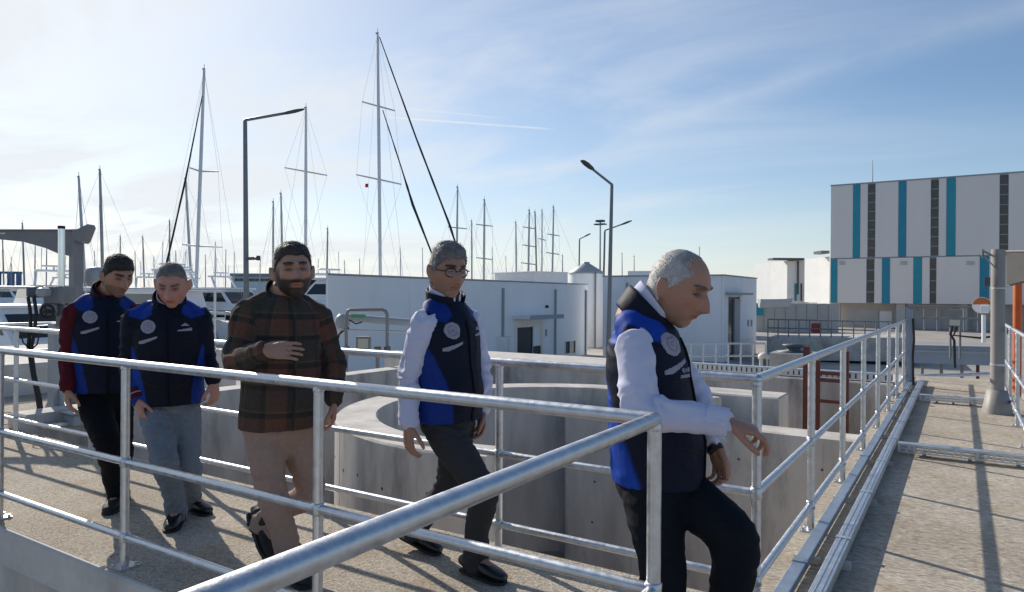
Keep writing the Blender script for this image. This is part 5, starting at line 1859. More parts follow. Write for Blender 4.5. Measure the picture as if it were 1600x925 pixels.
    for s in 'RL':
        sg_ = -1 if s == 'R' else 1
        B.limb([che + lf * sg_ * .05 - up * .05, sh[s] - up * .01, el[s], wr[s]], [.035, .04, .036, .027], 12)
        B.limb([hp[s] + U * .05, hp[s], kn[s], an[s]], [.07, .075, .05, .034], 12)
        dv, uv = fd[s]
        B.limb([an[s], an[s] + dv * .06 - uv * .03, toe[s] - dv * .05 + uv * .03], [.034, .034, .026], 10)
        h = o[s + '_hand']
        to = lambda v: (RT0 * v[0] + U * v[1] + FW * v[2])     # (right, up, away) as seen in the photo
        hand(B, wr[s], to(h['dir']), to(h['back']), to(h['thumb']), h.get('curl', .5), h.get('spread', .06), o.get('hand_size', 1.04), h.get('thumb_in', .5), h.get('curls'))
    me = B.mesh('body', .0041, 2, .4)
    a = co_of(me); q = to_head(a)
    sk = np.array(o['skin']); c = np.tile(sk, (len(a), 1))
    X, Y, Z = q[:, 0], q[:, 1], q[:, 2]
    ya = np.abs(Y)
    inh = (np.abs(q) < np.array([.14, .12, .15])).all(1)
    fr = sstep(.03, .07, X) * inh
    def blend(w_, col, k=1.0):
        nonlocal c
        w2 = np.clip(w_ * k, 0, 1)[:, None]; c = c * (1 - w2) + np.array(col) * w2
    blend(fr * g2(ya, Z, .045, -.02, .022, .022), sk * np.array([1.15, .85, .82]), .5)
    blend(fr * g2(Y, Z, 0, -.03, .015, .02), sk * np.array([1.15, .82, .78]), .5)
    lips = fr * np.exp(-(Y / .024) ** 4) * np.exp(-((Z + .0645) / .0105) ** 4)
    if o.get('stubble'):
        w_ = inh * sstep(-.03, -.05, Z + .25 * np.clip(.045 - X, 0, .1)) * sstep(-.02, .02, X)
        blend(w_, o['stubble'], o.get('stubble_k', .35))
    if o.get('beard'):
        w_ = inh * np.maximum(sstep(-.028, -.046, Z - .18 * np.clip(ya - .03, 0, .1)) * sstep(.0, .03, X),
                              sstep(.03, .0, Z) * sstep(.050, .060, ya) * sstep(.0, .015, X) * sstep(.062, .045, X))
        blend(w_ * (1 - lips * .8), o['beard'], .95)
    blend(lips, sk * np.array([1.0, .62, .58]), .8)
    blend(fr * np.exp(-(Y / .023) ** 4) * np.exp(-((Z + .0645) / .0022) ** 2), (.03, .012, .01), .85)
    # eyes: lids, lash line, socket shade painted into the skin colour
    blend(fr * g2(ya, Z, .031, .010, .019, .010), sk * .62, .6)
    eyel = fr * np.exp(-((ya - .031) / .0145) ** 4)
    blend(eyel * np.exp(-((Z - .0105 + 8 * (ya - .031) ** 2) / .0035) ** 2), (.015, .01, .009), .92)
    # brows
    blend(fr * np.exp(-((ya - .032) / .019) ** 4) * np.exp(-((Z - .0325 + 6 * (ya - .034) ** 2) / .0068) ** 2), o['brow'], 1.0)
    hm = o['hair_mask'](X, Y, Z) * inh
    blend(hm, o['hair'], o.get('scalp', .8))
    set_col(me, c)
    finish(me, 'body', 'skin', root)
    # ---------------- hair: a shell standing proud of the skull, broken into tufts
    hd3 = head_surface(DIRS, o)
    m_ = o['hair_mask'](hd3[:, 0], hd3[:, 1], hd3[:, 2])
    n1 = vnoise(hd3 * o.get('hair_freq', 110) * np.array([1, 1, .6]), 5); n2 = vnoise(hd3 * 34, 8); n3 = vnoise(hd3 * 260 * np.array([1, 1, .35]), 12)
    th_ = o['hair_len'](hd3) * m_ ** .7 * (.72 + .30 * n1 + .30 * (n2 - .5) + .15 * (n3 - .5)) - .004 * (1 - m_)
    hv = (hd3 + DIRS * th_[:, None]) @ HM + HC
    keep = [f for f in SPF if m_[list(f)].max() > .03]
    used = sorted({i for f in keep for i in f}); mp = {u: i for i, u in enumerate(used)}
    hm_ = bpy.data.meshes.new('hair')
    hm_.from_pydata([tuple(hv[i]) for i in used], [], [tuple(mp[i] for i in f) for f in keep]); hm_.update()
    hc1, hc2 = np.array(o['hair']), np.array(o.get('hair2', o['hair']))
    w_ = np.clip(.35 + (vnoise(hd3[used] * 90 * np.array([1, 1, .35]), 21) - .5) * .9, 0, 1)
    if 'hair_side' in o: w_ = np.clip(w_ * .5 + o['hair_side'](hd3[used]), 0, 1)
    set_col(hm_, hc1 * (1 - w_[:, None]) + hc2 * w_[:, None])
    ho = finish(hm_, 'hair', 'hair', root)
    # loose tufts catch the back light
    rg = np.random.RandomState(o.get('seed', 1))
    idx = np.nonzero(m_ > .45)[0]
    tv, tf = [], []
    pick = rg.choice(idx, min(len(idx) * 4, 2600))
    edge = np.nonzero((m_ > .12) & (m_ <= .6))[0]
    if len(edge): pick = np.concatenate([pick, rg.choice(edge, min(len(edge) * 6, 1500))])
    for i in pick:
        p_ = hd3[i] + DIRS[i] * max(th_[i] * .6, .001)
        flow = np.array([-.55, 0, -.35]) + rg.randn(3) * .5 + np.array([0, .0, .9 * (hd3[i][2] > .065) * (hd3[i][0] > .02)])
        flow -= DIRS[i] * flow.dot(DIRS[i]); flow /= np.linalg.norm(flow) + 1e-6
        ln = (.002 + o['hair_len'](hd3[i:i + 1])[0] * 1.3) * (.5 + .8 * rg.rand())
        sd = np.cross(flow, DIRS[i]) * .0010
        k = len(tv)
        tip = p_ + flow * ln + DIRS[i] * ln * .28
        mid = p_ + flow * ln * .5 + DIRS[i] * ln * .3
        tv += [p_ - sd, p_ + sd, mid + sd * .8, mid - sd * .8, tip]
        tf += [(k, k + 1, k + 2, k + 3), (k + 3, k + 2, k + 4)]
    tv = np.array(tv) @ HM + HC
    tm = bpy.data.meshes.new('hair_strands'); tm.from_pydata([tuple(v) for v in tv], [], tf); tm.update()
    ww = np.repeat(np.clip(.2 + rg.rand(len(pick)) * .45 + (o['hair_side'](hd3[pick]) if 'hair_side' in o else 0), 0, 1), 5)[:, None]
    set_col(tm, hc1 * (1 - ww) + hc2 * ww)
    finish(tm, 'hair_strands', 'hair', root)['kind'] = 'stuff'
    # eyebrows: short ridges of hair lying on the brow
    for s_ in (-1, 1):
        e = Soup(); rings = []
        for k in range(8):
            u = k / 7; yy = s_ * (.011 + .042 * u); zz = .0335 + .0065 * math.sin(u * 2.2) - .004 * u
            cand = np.where(hd3[:, 0] > .02, (hd3[:, 1] - yy) ** 2 + (hd3[:, 2] - zz) ** 2, 9)
            i = int(np.argmin(cand)); xx = hd3[i, 0]
            c_ = Vector(np.array([xx - .0005, yy, zz]) @ HM + HC)
            tk_ = (.55 + .75 * math.sin(min(1, u * 1.6 + .25) * 1.9)) * o.get('brow_k', .72)
            rings.append((c_, hu * (.0042 * tk_ * hs), hf * (.0030 * tk_ * hs)))
        e.loft(rings, 8, False)
        v_ = np.array(e.v); d_ = (vnoise((v_ - HC) * 420, 77) - .5) * .0022
        v_ = v_ + d_[:, None] * np.array(hu + hf)
        mm = bpy.data.meshes.new('eyebrow'); mm.from_pydata([tuple(v) for v in v_], [], e.f); mm.update()
        set_col(mm, np.tile(np.array(o['brow']), (len(mm.vertices), 1)))
        finish(mm, 'eyebrow', 'hair', root)
    # eyes set in the sockets
    for s_ in (-1, 1):
        if o.get('eyes_closed'): break
        ec = np.array([.0672, s_ * .031, .0075])
        e = Soup(); cw = Vector(ec @ HM + HC); r_ = .0105 * hs
        ellipsoid(e, cw, hf * r_, hl * r_, hu * r_, 16, 10)
        mm = bpy.data.meshes.new('eye'); mm.from_pydata([tuple(v) for v in e.v], [], e.f); mm.update()
        eo = finish(mm, 'eye', 'eye_white', root)
        e = Soup(); ellipsoid(e, cw + hf * r_ * .72 + (hl * -.1 + hu * -.12) * r_, hf * r_ * .34, hl * r_ * .6, hu * r_ * .6, 12, 8)
        mm = bpy.data.meshes.new('iris'); mm.from_pydata([tuple(v) for v in e.v], [], e.f); mm.update()
        finish(mm, 'iris', 'eye_dark', eo)
        e = Soup()                          # upper lid: a thin hood over the eyeball
        ellipsoid(e, cw + hu * r_ * .60 - hf * r_ * .05, hf * r_ * 1.14, hl * r_ * 1.3, hu * r_ * .70, 16, 10)
        mm = bpy.data.meshes.new('eyelid'); mm.from_pydata([tuple(v) for v in e.v], [], e.f); mm.update()
        set_col(mm, np.tile(sk * .82, (len(mm.vertices), 1)))
        finish(mm, 'eyelid', 'skin', root)
    if o.get('glasses'):
        go = thing('glasses', None, None, (0, 0, 0)); go.parent = root
        H = lambda x, y, z: Vector(np.array([x, y, z]) @ HM + HC)
        for s_ in (-1, 1):
            b = MB(); pts = []
            for j in range(21):
                a_ = 2 * math.pi * j / 20
                cy, sz_ = math.cos(a_), math.sin(a_)
                sq = (abs(cy) ** 3 + abs(sz_) ** 3) ** (-1 / 3) * .55 + .45
                pts.append(H(.096 - .010 * (abs(s_ * .032 + cy * .023 * sq) / .05) ** 2, s_ * .032 + cy * .0235 * sq, .005 + sz_ * .019 * sq))
            b.tube(pts, .0026 * hs, 6, False)
            b.build('rim', 'frame_black', go)
            b = MB(); ct = H(.094, s_ * .032, .005)
            b.add([ct] + pts[:-1], [(0, j + 1, (j + 1) % 20 + 1) for j in range(20)])
            lo = b.build('lens', 'lens_glass', go)
            b = MB(); b.tube([H(.085, s_ * .056, .012), H(.07, s_ * .074, .012), H(.0, s_ * .083, .010), H(-.02, s_ * .084, .0)], .0026 * hs, 6)
            b.build('temple', 'frame_black', go)
        b = MB(); b.tube([H(.096, -.0095, .010), H(.099, 0, .013), H(.096, .0095, .010)], .0026 * hs, 6); b.build('bridge', 'frame_black', go)
    # ---------------- trousers
    T = Soup()
    rx, ry = o.get('hip', (.165, .125))
    T.loft([(pel - U * .13, left * rx * .55, fwd * ry * .7), (pel - U * .06, left * rx * .98, fwd * ry * .98), (pel + U * .03, left * rx, fwd * ry), (pel + up * .11, lf * rx * .96, fw2 * ry * .98)], 22)
    tk = o.get('leg', (.096, .070, .058))
    for s in 'RL':
        dv, uv = fd[s]
        hem = an[s] - uv * .045 - dv * .005
        T.limb([hp[s] + U * .03, hp[s] - U * .06 * 0 + (kn[s] - hp[s]) * .2, kn[s], kn[s].lerp(an[s], .55) - fwd * .012, hem], [tk[0] * .86, tk[0] * .97, tk[1], tk[2] * 1.06, tk[2]], 18, 6)
    me = T.mesh('trousers', .0095, 5, .5)
    def legmask(a):
        m0 = np.full(len(a), .5)
        for s in 'RL':
            for pt, rr in ((kn[s], .13), (an[s], .13), (hp[s], .12)):
                m0 = np.maximum(m0, np.exp(-((np.linalg.norm(a - np.array(pt), axis=1)) / rr) ** 2) * 1.5)
        return m0
    wrinkle(me, .011, 12, o.get('seed', 1), (1, 1, 1.7), legmask)
    finish(me, 'trousers', o['trousers'], root)
    # ---------------- shoes
    for s in 'RL':
        dv, uv = fd[s]; sd = uv.cross(dv).normalized()
        base = toe[s] - dv * .29
        S_ = Soup()
        boot = o.get('boots')
        prof = [(.0, .026, .03, .045), (.02, .034, .045, .05), (.07, .038, .052, .055), (.13, .041, .043, .046), (.19, .048, .033, .036), (.24, .046, .027, .029), (.275, .033, .021, .023)]
        S_.loft([(base + dv * x + uv * (zc + .012), sd * w_ * 1.04, uv * h) for x, w_, h, zc in prof], 18)
        S_.limb([an[s] - uv * .045, an[s] + uv * (.05 if boot else .012)], [.046, .047 if boot else .040], 16)
        me = S_.mesh('shoe', .0055, 4, .5)
        a = co_of(me); zz = (a - np.array(base)) @ np.array(uv)
        a = a + np.outer(np.maximum(0, .014 - zz), np.array(uv)); set_co(me, a)
        so = finish(me, 'shoe', 'boot_black' if boot else 'shoe_black', root)
        out = [(.0, .028), (.03, .037), (.08, .039), (.14, .042), (.19, .050), (.24, .048), (.27, .036), (.288, .015)]
        pl = [(x, w_) for x, w_ in out] + [(x, -w_) for x, w_ in reversed(out)]
        n = len(pl); b = MB()
        hh = .024 if boot else .014
        vs = [base + dv * x + sd * (w_ * 1.06) + uv * 0.0 for x, w_ in pl] + [base + dv * x + sd * (w_ * 1.06) + uv * hh for x, w_ in pl]
        b.add(vs, [tuple(range(n)), tuple(range(2 * n - 1, n - 1, -1))] + [(i, n + i, n + (i + 1) % n, (i + 1) % n) for i in range(n)])
        hb = [(.0, .028), (.03, .037), (.085, .039)]
        b.build('sole', 'sole', so)
        if boot:
            b = MB()
            for k in range(8):
                c_ = base + dv * (.02 + k * .034) - uv * .004
                b.obox(c_, dv * .010, sd * (.042 if k else .03), uv * .0045)
            b.build('tread', 'sole', so)['kind'] = 'stuff'
    # ---------------- upper garments
    tx, ty = o['torso']                     # half width, half depth
    bel = o.get('belly', 1.0)
    hemz = o.get('hem', .14)
    def torso(S_, g=0.0, hem=hemz, neck=True):
        rings = [(pel - U * hem + fwd * .012, left * (tx * 1.0 + g), fwd * (ty * 1.10 + g)), (pel - U * (hem * .4) + fwd * .006, left * (tx * 1.0 + g), fwd * (ty * 1.07 + g)),
                 (pel + up * SL * .22 + fw2 * .012 * bel, lf * (tx * .97 + g), fw2 * (ty * 1.04 * bel + g)), (pel + up * SL * .5 + fw2 * .006, lf * (tx * .98 + g), fw2 * (ty * 1.0 + g)),
                 (pel + up * SL * .76, lf * (tx * 1.0 + g), fw2 * (ty * .97 + g)), (pel + up * SL * .92, lf * (tx * .92 + g), fw2 * (ty * .84 + g)),
                 (che + up * .012, lf * (tx * .70 + g), fw2 * (ty * .66 + g)), (che + up * .06 - fw2 * .012, lf * (.085 + g), fw2 * (.08 + g))]
        S_.loft(rings, 30, False)
        for s in 'RL':
            sg_ = -1 if s == 'R' else 1
            S_.limb([nb + lf * sg_ * .05 - up * .035, nb + lf * sg_ * .09 - up * .035, sh[s] - lf * sg_ * (.040 if vestc else 0) + up * (.010 if vestc else -.004)], [.05 + g, .052 + g, (.050 if vestc else .054) + g], 14)
    def sleeves(S_, rs, inner=True, cuff=1.0):
        for s in 'RL':
            sg_ = -1 if s == 'R' else 1
            hd = (wr[s] - el[s]).normalized()
            S_.limb([che + lf * sg_ * sw * .5 - up * .06, sh[s] - lf * sg_ * (.012 if vestc else 0), sh[s].lerp(el[s], .3), sh[s].lerp(el[s], .62), el[s], el[s].lerp(wr[s], .5), wr[s] - hd * (.022)], [rs[0] * .62, rs[0] * (.86 if vestc else .96), rs[0] * .98, rs[0] * .9, rs[1], rs[1] * .94, rs[2]], 18, 5)
    def armmask(a):
        m0 = np.full(len(a), .45)
        for s in 'RL':
            for pt, rr in ((el[s], .14), (sh[s], .10), (wr[s], .08)):
                m0 = np.maximum(m0, np.exp(-((np.linalg.norm(a - np.array(pt), axis=1)) / rr) ** 2) * 1.5)
        return m0
    def frame(a):
        r_ = a - np.array(pel)
        return r_ @ np.array(lf), r_ @ np.array(fw2), (r_ @ np.array(up)) / SL
    rs = o.get('sleeve', (.066, .054, .045))
    vestc = o.get('vest')
    skirt = None
    if vestc:
        S_ = Soup(); sleeves(S_, rs)
        me = S_.mesh('shirt', .0085, 3, .5)
        wrinkle(me, .013, 15, o.get('seed', 1) + 40, (1, 1, 1.3), armmask)
        finish(me, 'shirt', o['shirt'], root)
        S_ = Soup(); torso(S_, .006)
        me = S_.mesh('vest', .0085, 4, .5)
        wrinkle(me, .0045, 9, o.get('seed', 1) + 60, (1, 1, 1.6))
        a = co_of(me); l, f, h = frame(a)
        navy, roy = np.array((.006, .009, .024)), np.array(o.get('royal', (.007, .032, .20)))
        la = np.abs(l) / tx
        n_ = (vnoise(a * 6, 3) - .5) * .06
        # royal: side panel widening towards the hem, and a yoke on top of the shoulders
        thr = .58 + .44 * np.clip(h / .70, 0, 1) ** 1.4 - .25 * np.clip(-h, 0, 1)
        side = np.maximum(sstep(thr - .015, thr + .015, la), (f < -ty * .35) * sstep(.60, .57, h) * o.get('blue_back', 0)) * sstep(.74, .72, h)
        if 'side_f' in o:
            f0 = ty * (o['side_f'] - .85 * np.clip(h / .7, 0, 1))
            side = sstep(f0 + .012, f0 - .012, f) * sstep(.74, .72, h)
        yoke = sstep(.905, .92, h - .10 * (la - .6)) * sstep(.38, .42, la) * sstep(.93, .89, la)
        yoke = yoke * sstep(ty * .72, ty * .66, np.abs(f))
        bl = np.clip(np.maximum(side, yoke), 0, 1)[:, None]
        set_col(me, navy * (1 - bl) + roy * bl)
        skirt = finish(me, 'vest', 'vest_cloth', root)
    else:
        S_ = Soup(); torso(S_, .008); sleeves(S_, rs)
        me = S_.mesh('jacket', .0085, 4, .5)
        wrinkle(me, .010, 12, o.get('seed', 1) + 20, (1, 1, 1.2), lambda a: armmask(a) * .9)
        a = co_of(me); l, f, h = frame(a)
        if o.get('plaid'):
            # cloth coordinates: round the body and up, and along each sleeve
            ang = np.arctan2(l / tx, f / ty)
            cu = ang * (tx + ty) * .5; cv = h * SL
            for s in 'RL':
                sg_ = -1 if s == 'R' else 1
                A0, E0, W0 = (np.array(v) for v in (sh[s], el[s], wr[s]))
                def seg(p, q_):
                    d_ = q_ - p; L_ = np.linalg.norm(d_); t_ = np.clip((a - p) @ d_ / L_ ** 2, 0, 1)
                    return np.linalg.norm(a - (p + t_[:, None] * d_), axis=1), t_ * L_, d_ / L_, L_
                d1, t1, dir1, L1_ = seg(A0, E0); d2, t2, dir2, L2_ = seg(E0, W0)
                arm = (np.minimum(d1, d2) < rs[0] * 1.25) & ((sg_ * l > tx * .86) | (f > ty * 1.12))
                al_ = np.where(d1 < d2, t1, L1_ + t2)
                cd_ = np.where((d1 < d2)[:, None], dir1, dir2)
                ref = np.cross(cd_, np.array(up) * .3 + np.array(fw2)); ref /= np.linalg.norm(ref, axis=1)[:, None] + 1e-9
                rf2 = np.cross(cd_, ref)
                pr = a - np.where((d1 < d2)[:, None], A0, E0)
                an_ = np.arctan2((pr * ref).sum(1), (pr * rf2).sum(1)) * .06
                cu = np.where(arm, an_, cu); cv = np.where(arm, SL - al_, cv)
            at = me.attributes.new('cloth', 'FLOAT_VECTOR', 'POINT')
            at.data.foreach_set('vector', np.stack([cu, cv, cu * 0], 1).astype(np.float32).reshape(-1))
            skirt = finish(me, 'jacket', 'plaid', root)
        else:
            navy, roy = np.array((.006, .008, .018)), np.array((.008, .040, .26))
            la = np.abs(l) / tx
            thr = .62 + .34 * np.clip(h / .60, 0, 1) ** 1.4
            side = sstep(thr - .015, thr + .015, la) * sstep(.62, .60, h) * sstep(1.04, 1.01, la)
            yoke = sstep(.905, .92, h - .10 * (la - .6)) * sstep(.40, .44, la) * sstep(1.08, 1.04, la) * sstep(ty * .72, ty * .66, np.abs(f))
            bl = np.clip(np.maximum(side, yoke), 0, 1)[:, None]
            set_col(me, navy * (1 - bl) + roy * bl)
            skirt = finish(me, 'jacket', 'vest_cloth', root)
    # zip placket and hem, laid on the garment
    tree = BVHTree.FromPolygons([v.co.copy() for v in me.vertices], [tuple(p.vertices) for p in me.polygons])
    org = Vector(root.location)
    def hit(lu, hh, dirf=1, off=.003):
        o_ = pel + lf * lu + up * (hh * SL) + fw2 * (.6 * dirf) - org
        r_ = tree.ray_cast(o_, -fw2 * dirf)
        return (r_[0] + org + fw2 * (off * dirf)) if r_[0] else None
    def decal(name, mt, u0, h0, w_, hgt, nu, nv, shape, thick=.0015, slant=0.0):
        """thin print following the cloth; shape(u, v) in -1..1 tells what is printed"""
        b = MB(); grid = {}
        for i in range(nu + 1):
            for j in range(nv + 1):
                u, v = 2 * i / nu - 1, 2 * j / nv - 1
                p = hit(u0 + u * w_ / 2, h0 + (v * hgt / 2 + slant * u * w_ / 2) / SL)
                if p is not None: grid[i, j] = p
        ids = {}
        vs, fs = [], []
        for i in range(nu):
            for j in range(nv):
                u, v = 2 * (i + .5) / nu - 1, 2 * (j + .5) / nv - 1
                ks = [(i, j), (i + 1, j), (i + 1, j + 1), (i, j + 1)]
                if shape(u, v) and all(k in grid for k in ks):
                    f = []
                    for k in ks:
                        if k not in ids: ids[k] = len(vs); vs.append(grid[k])
                        f.append(ids[k])
                    fs.append(tuple(f))
        if not fs: return None
        b.add(vs, fs, True)
        ob = b.build(name, mt, skirt)
        md = ob.modifiers.new('solid', 'SOLIDIFY'); md.thickness = thick
        return ob
    zp = []
    for k in range(26):
        p = hit(0, -hemz / SL * .85 + (1.0 + hemz / SL * .85) * .93 * k / 25, 1, .002)
        if p is not None: zp.append(p)
    if len(zp) > 4:
        b = MB(); b.tube(zp, .006, 6); b.build('zip', 'trouser_black' if not o.get('plaid') else 'sole', skirt)
    if o.get('emblem'):
        for su in (-1, 1):
            decal('pocket_seam', 'seam_dark', su * .10, .20, .085, .010, 20, 2, lambda u, v: True, .0025, .5 * su)
        for hh_ in (.42, .66):
            decal('quilt_seam', 'seam_dark', 0, hh_, .26, .004, 40, 2, lambda u, v: abs(u) > .05, .0012)
        ux, hx = o.get('emblem_at', (-.105, .80))
        decal('emblem', 'print_white', ux, hx, .085, .085, 22, 22, lambda u, v: u * u + v * v < .98)
        decal('emblem_ring', 'print_red', ux, hx, .064, .064, 22, 22, lambda u, v: .45 < u * u + v * v < .72 or (abs(v + .1) < .12 and abs(u) < .5) or (abs(v - .22) < .1 and abs(u) < .4), .0032)
        decal('swoosh', 'print_white', ux - .002, hx - .145, .105, .05, 30, 14, lambda u, v: (-.2 + .55 * u) - (.55 - .5 * u) * .62 < v < (.1 + .62 * u) + .12 and u > -1, .0016)
        if o.get('lettering'):             # two short lines of print, too small to read in the photograph
            rg2 = random.Random(4)
            cols = [rg2.random() for _ in range(80)]
            decal('lettering', 'print_white', ux + .045, hx - .185, .075, .018, 44, 5, lambda u, v: cols[int((u + 1) * 22) % 80] > .28 and not (.02 < u < .12) and (abs(v) < .9 if cols[int((u + 1) * 11) % 80 + 3] > .5 else abs(v) < .5), .0016, -.06)
            decal('lettering', 'print_white', ux + .05, hx - .225, .105, .012, 60, 3, lambda u, v: cols[int((u + 1) * 30) % 80] > .2, .0016, -.06)
        if o.get('left_print', True):
            decal('print_mark', 'print_white', .105, hx + .015, .05, .022, 20, 8, lambda u, v: v < .8 - 1.6 * abs(u + .1), .0016)
            decal('print_mark', 'print_white', .100, hx - .05, .085, .026, 24, 8, lambda u, v: abs(v - .25 * u) < .55 - .45 * u * -1 * .6, .0016)
    # collars: shells round the neck, open in front
    def collar(name, mt, r0, r1, h0, h1, gap, th_, par, drop=.05, col=None, flare=0.0, lean=0.0):
        b = MB(); n = 40
        ctr = nb.lerp(nt, .25) - up * .0
        ax = (nt - nb).normalized() * .6 + up * .4; ax.normalize()
        fx = (fw2 - ax * fw2.dot(ax)).normalized(); lx = ax.cross(fx)
        vs, fs = [], []
        a0, a1 = gap, 2 * math.pi - gap
        rows = 4
        for i in range(n + 1):
            w_ = a0 + (a1 - a0) * i / n
            fr_ = .5 + .5 * math.cos(w_)
            for j in range(rows + 1):
                q_ = j / rows
                r_ = r0 + (r1 - r0) * q_ + flare * fr_ * q_
                z_ = h0 + (h1 - h0) * q_ - drop * fr_ ** 1.3
                p = ctr + fx * (math.cos(w_) * r_ * 1.06 + lean * q_) + lx * (math.sin(w_) * r_) + ax * z_
                vs.append(p)
        k = rows + 1
        for i in range(n):
            for j in range(rows): fs.append((i * k + j, i * k + j + 1, (i + 1) * k + j + 1, (i + 1) * k + j))
        b.add(vs, fs, True)
        ob = b.build(name, mt, par)
        if col is not None: set_col(ob.data, np.tile(np.array(col), (len(ob.data.vertices), 1)))
        md = ob.modifiers.new('solid', 'SOLIDIFY'); md.thickness = th_; md.offset = 0
        md2 = ob.modifiers.new('sub', 'SUBSURF'); md2.levels = 1; md2.render_levels = 1
        return ob
    for c_ in o['collars']: collar(par=root, **c_)
    for s in o.get('cuffs', ''):
        hd = (wr[s] - el[s]).normalized()
        b = MB(); ck = 1.0 if vestc else 1.12
        b.tube([wr[s] - hd * .062, wr[s] - hd * .03, wr[s] + hd * .004], [rs[2] * 1.10 * ck, rs[2] * 1.08 * ck, rs[2] * 1.02 * ck], 22); b.build('cuff', o.get('cuff_mat', o.get('shirt', 'sole')), root)
        if o.get('cuff_line'):
            b = MB(); b.tube([wr[s] - hd * .03, wr[s] - hd * .022], rs[2] * 1.25, 18); b.build('cuff_line', 'print_white', root)
    if o.get('watch'):
        s = o['watch']; hd = (wr[s] - el[s]).normalized()
        b = MB(); b.tube([wr[s] + hd * .012, wr[s] + hd * .03], .031, 16); b.build('watch', 'watch', root)
    if o.get('pockets'):
        for su in (-1, 1):
            decal('chest_pocket', 'plaid_pocket', su * .105, .74, .12, .012, 16, 2, lambda u, v: True, .003)
    return root


mat('seam_dark', (.003, .004, .010), .8)
mat('plaid_pocket', (.016, .016, .015), .9)
NAVY = (.006, .009, .022)
VEST_COLLAR = dict(name='vest_collar', mt='vest_cloth', r0=.088, r1=.086, h0=-.045, h1=.05, gap=.42, th_=.012, drop=.035, col=NAVY, flare=.022)
SHIRT_COLLAR = dict(name='shirt_collar', mt='shirt_white', r0=.078, r1=.074, h0=-.03, h1=.072, gap=.16, th_=.005, drop=.05, flare=.012)


def short_sides(top, front_line, back_low=-.06):
    """hair mask: crown above the hairline, sideburns in front of the ears, nape"""
    def f(X, Y, Z):
        ya = np.abs(Y)
        line = front_line + .35 * np.clip(.03 - X, 0, .2) * -1
        hl = front_line - 1.15 * np.clip(.062 - X, 0, .062) + .0 * ya
        hl = np.maximum(hl, back_low)
        hl = np.where((X > -.004) & (X < .03), np.maximum(hl, -.012), hl)
        hl = np.where(X < -.02, back_low, hl)
        q3 = np.stack([X, Y, Z], 1)
        hl = hl + (vnoise(q3 * 55, 31) - .5) * .016 + (vnoise(q3 * 160, 32) - .5) * .010
        m0 = sstep(-.006, .010, Z - hl)
        m0 = m0 * (1 - sstep(.022, .012, ya) * 0)
        # keep the ear free
        ear = np.exp(-((X + .012) / .02) ** 4 - ((Z + .004) / .034) ** 4) * (ya > .06)
        return np.clip(m0 * (1 - ear), 0, 1)
    return f


def thin_top(X, Y, Z):
    """short grey hair thinning over the forehead"""
    base = short_sides(.1, .07)(X, Y, Z)
    bald = sstep(-.02, .03, X) * sstep(.045, .07, Z) * sstep(.066, .05, np.abs(Y))
    return base * (1 - .88 * bald)


DOWN = (.05, -1, 0)
people = []
# 1: front man stepping out
person(dict(name='front', label='front man with white hair, navy and blue vest, one hand stretched out', d=2.62, face=24,
    pelvis=(1024, 738), chest=(1006, 514, 0), head=(1061, 450, -.03), head_yaw=40, head_pitch=21, head_size=1.12, head_roll=0,
    R_elbow=(1000, 640, -.23), R_wrist=(1136, 660, -.33), L_elbow=(1088, 625, .10), L_wrist=(1115, 694, -.02),
    R_hand=dict(dir=(.92, -.25, -.12), back=(.25, .95, -.2), thumb=(.1, -.2, -1), curl=.62, curls=[.5, .62, .75, .85], thumb_in=.6),
    L_hand=dict(dir=(.35, -.93, 0), back=(.75, .25, .55), thumb=(.3, .1, -.9), curl=.75),
    R_foot=dict(ankle=(1016, 1050, 2.66), turn=30, pitch=8), L_foot=dict(ankle=(1146, 1015, 2.5), turn=30, pitch=5), R_kn=(1036, 900, -.14), L_kn=(1146, 838, -.20),
    thigh=.43, shin=.43, side_f=-.10, shoulder=.170, torso=(.175, .150), belly=1.08, hip=(.165, .148), leg=(.106, .080, .068), hem=.03, sleeve=(.068, .056, .046), neck=.066,
    skin=(.42, .215, .145), brow_k=.55, brow=(.11, .085, .075), stubble=(.25, .2, .18), stubble_k=.25, hair=(.36, .34, .32), hair2=(.66, .64, .62), scalp=.6,
    hair_mask=thin_top, hair_freq=190, hair_len=lambda p: .003 + .005 * sstep(.03, -.05, p[:, 0]), hair_side=lambda p: .35 * sstep(.05, .0, p[:, 2]), wide=1.03, jowl=.6, seed=11,
    vest=True, shirt='shirt_white', trousers='trouser_navy', emblem=True, lettering=True, left_print=False, emblem_at=(-.085, .90), royal=(.009, .052, .34),
    collars=[dict(VEST_COLLAR, h1=.05, r1=.092), dict(SHIRT_COLLAR, h1=.088, r1=.074)], cuffs='RL', watch='L'))
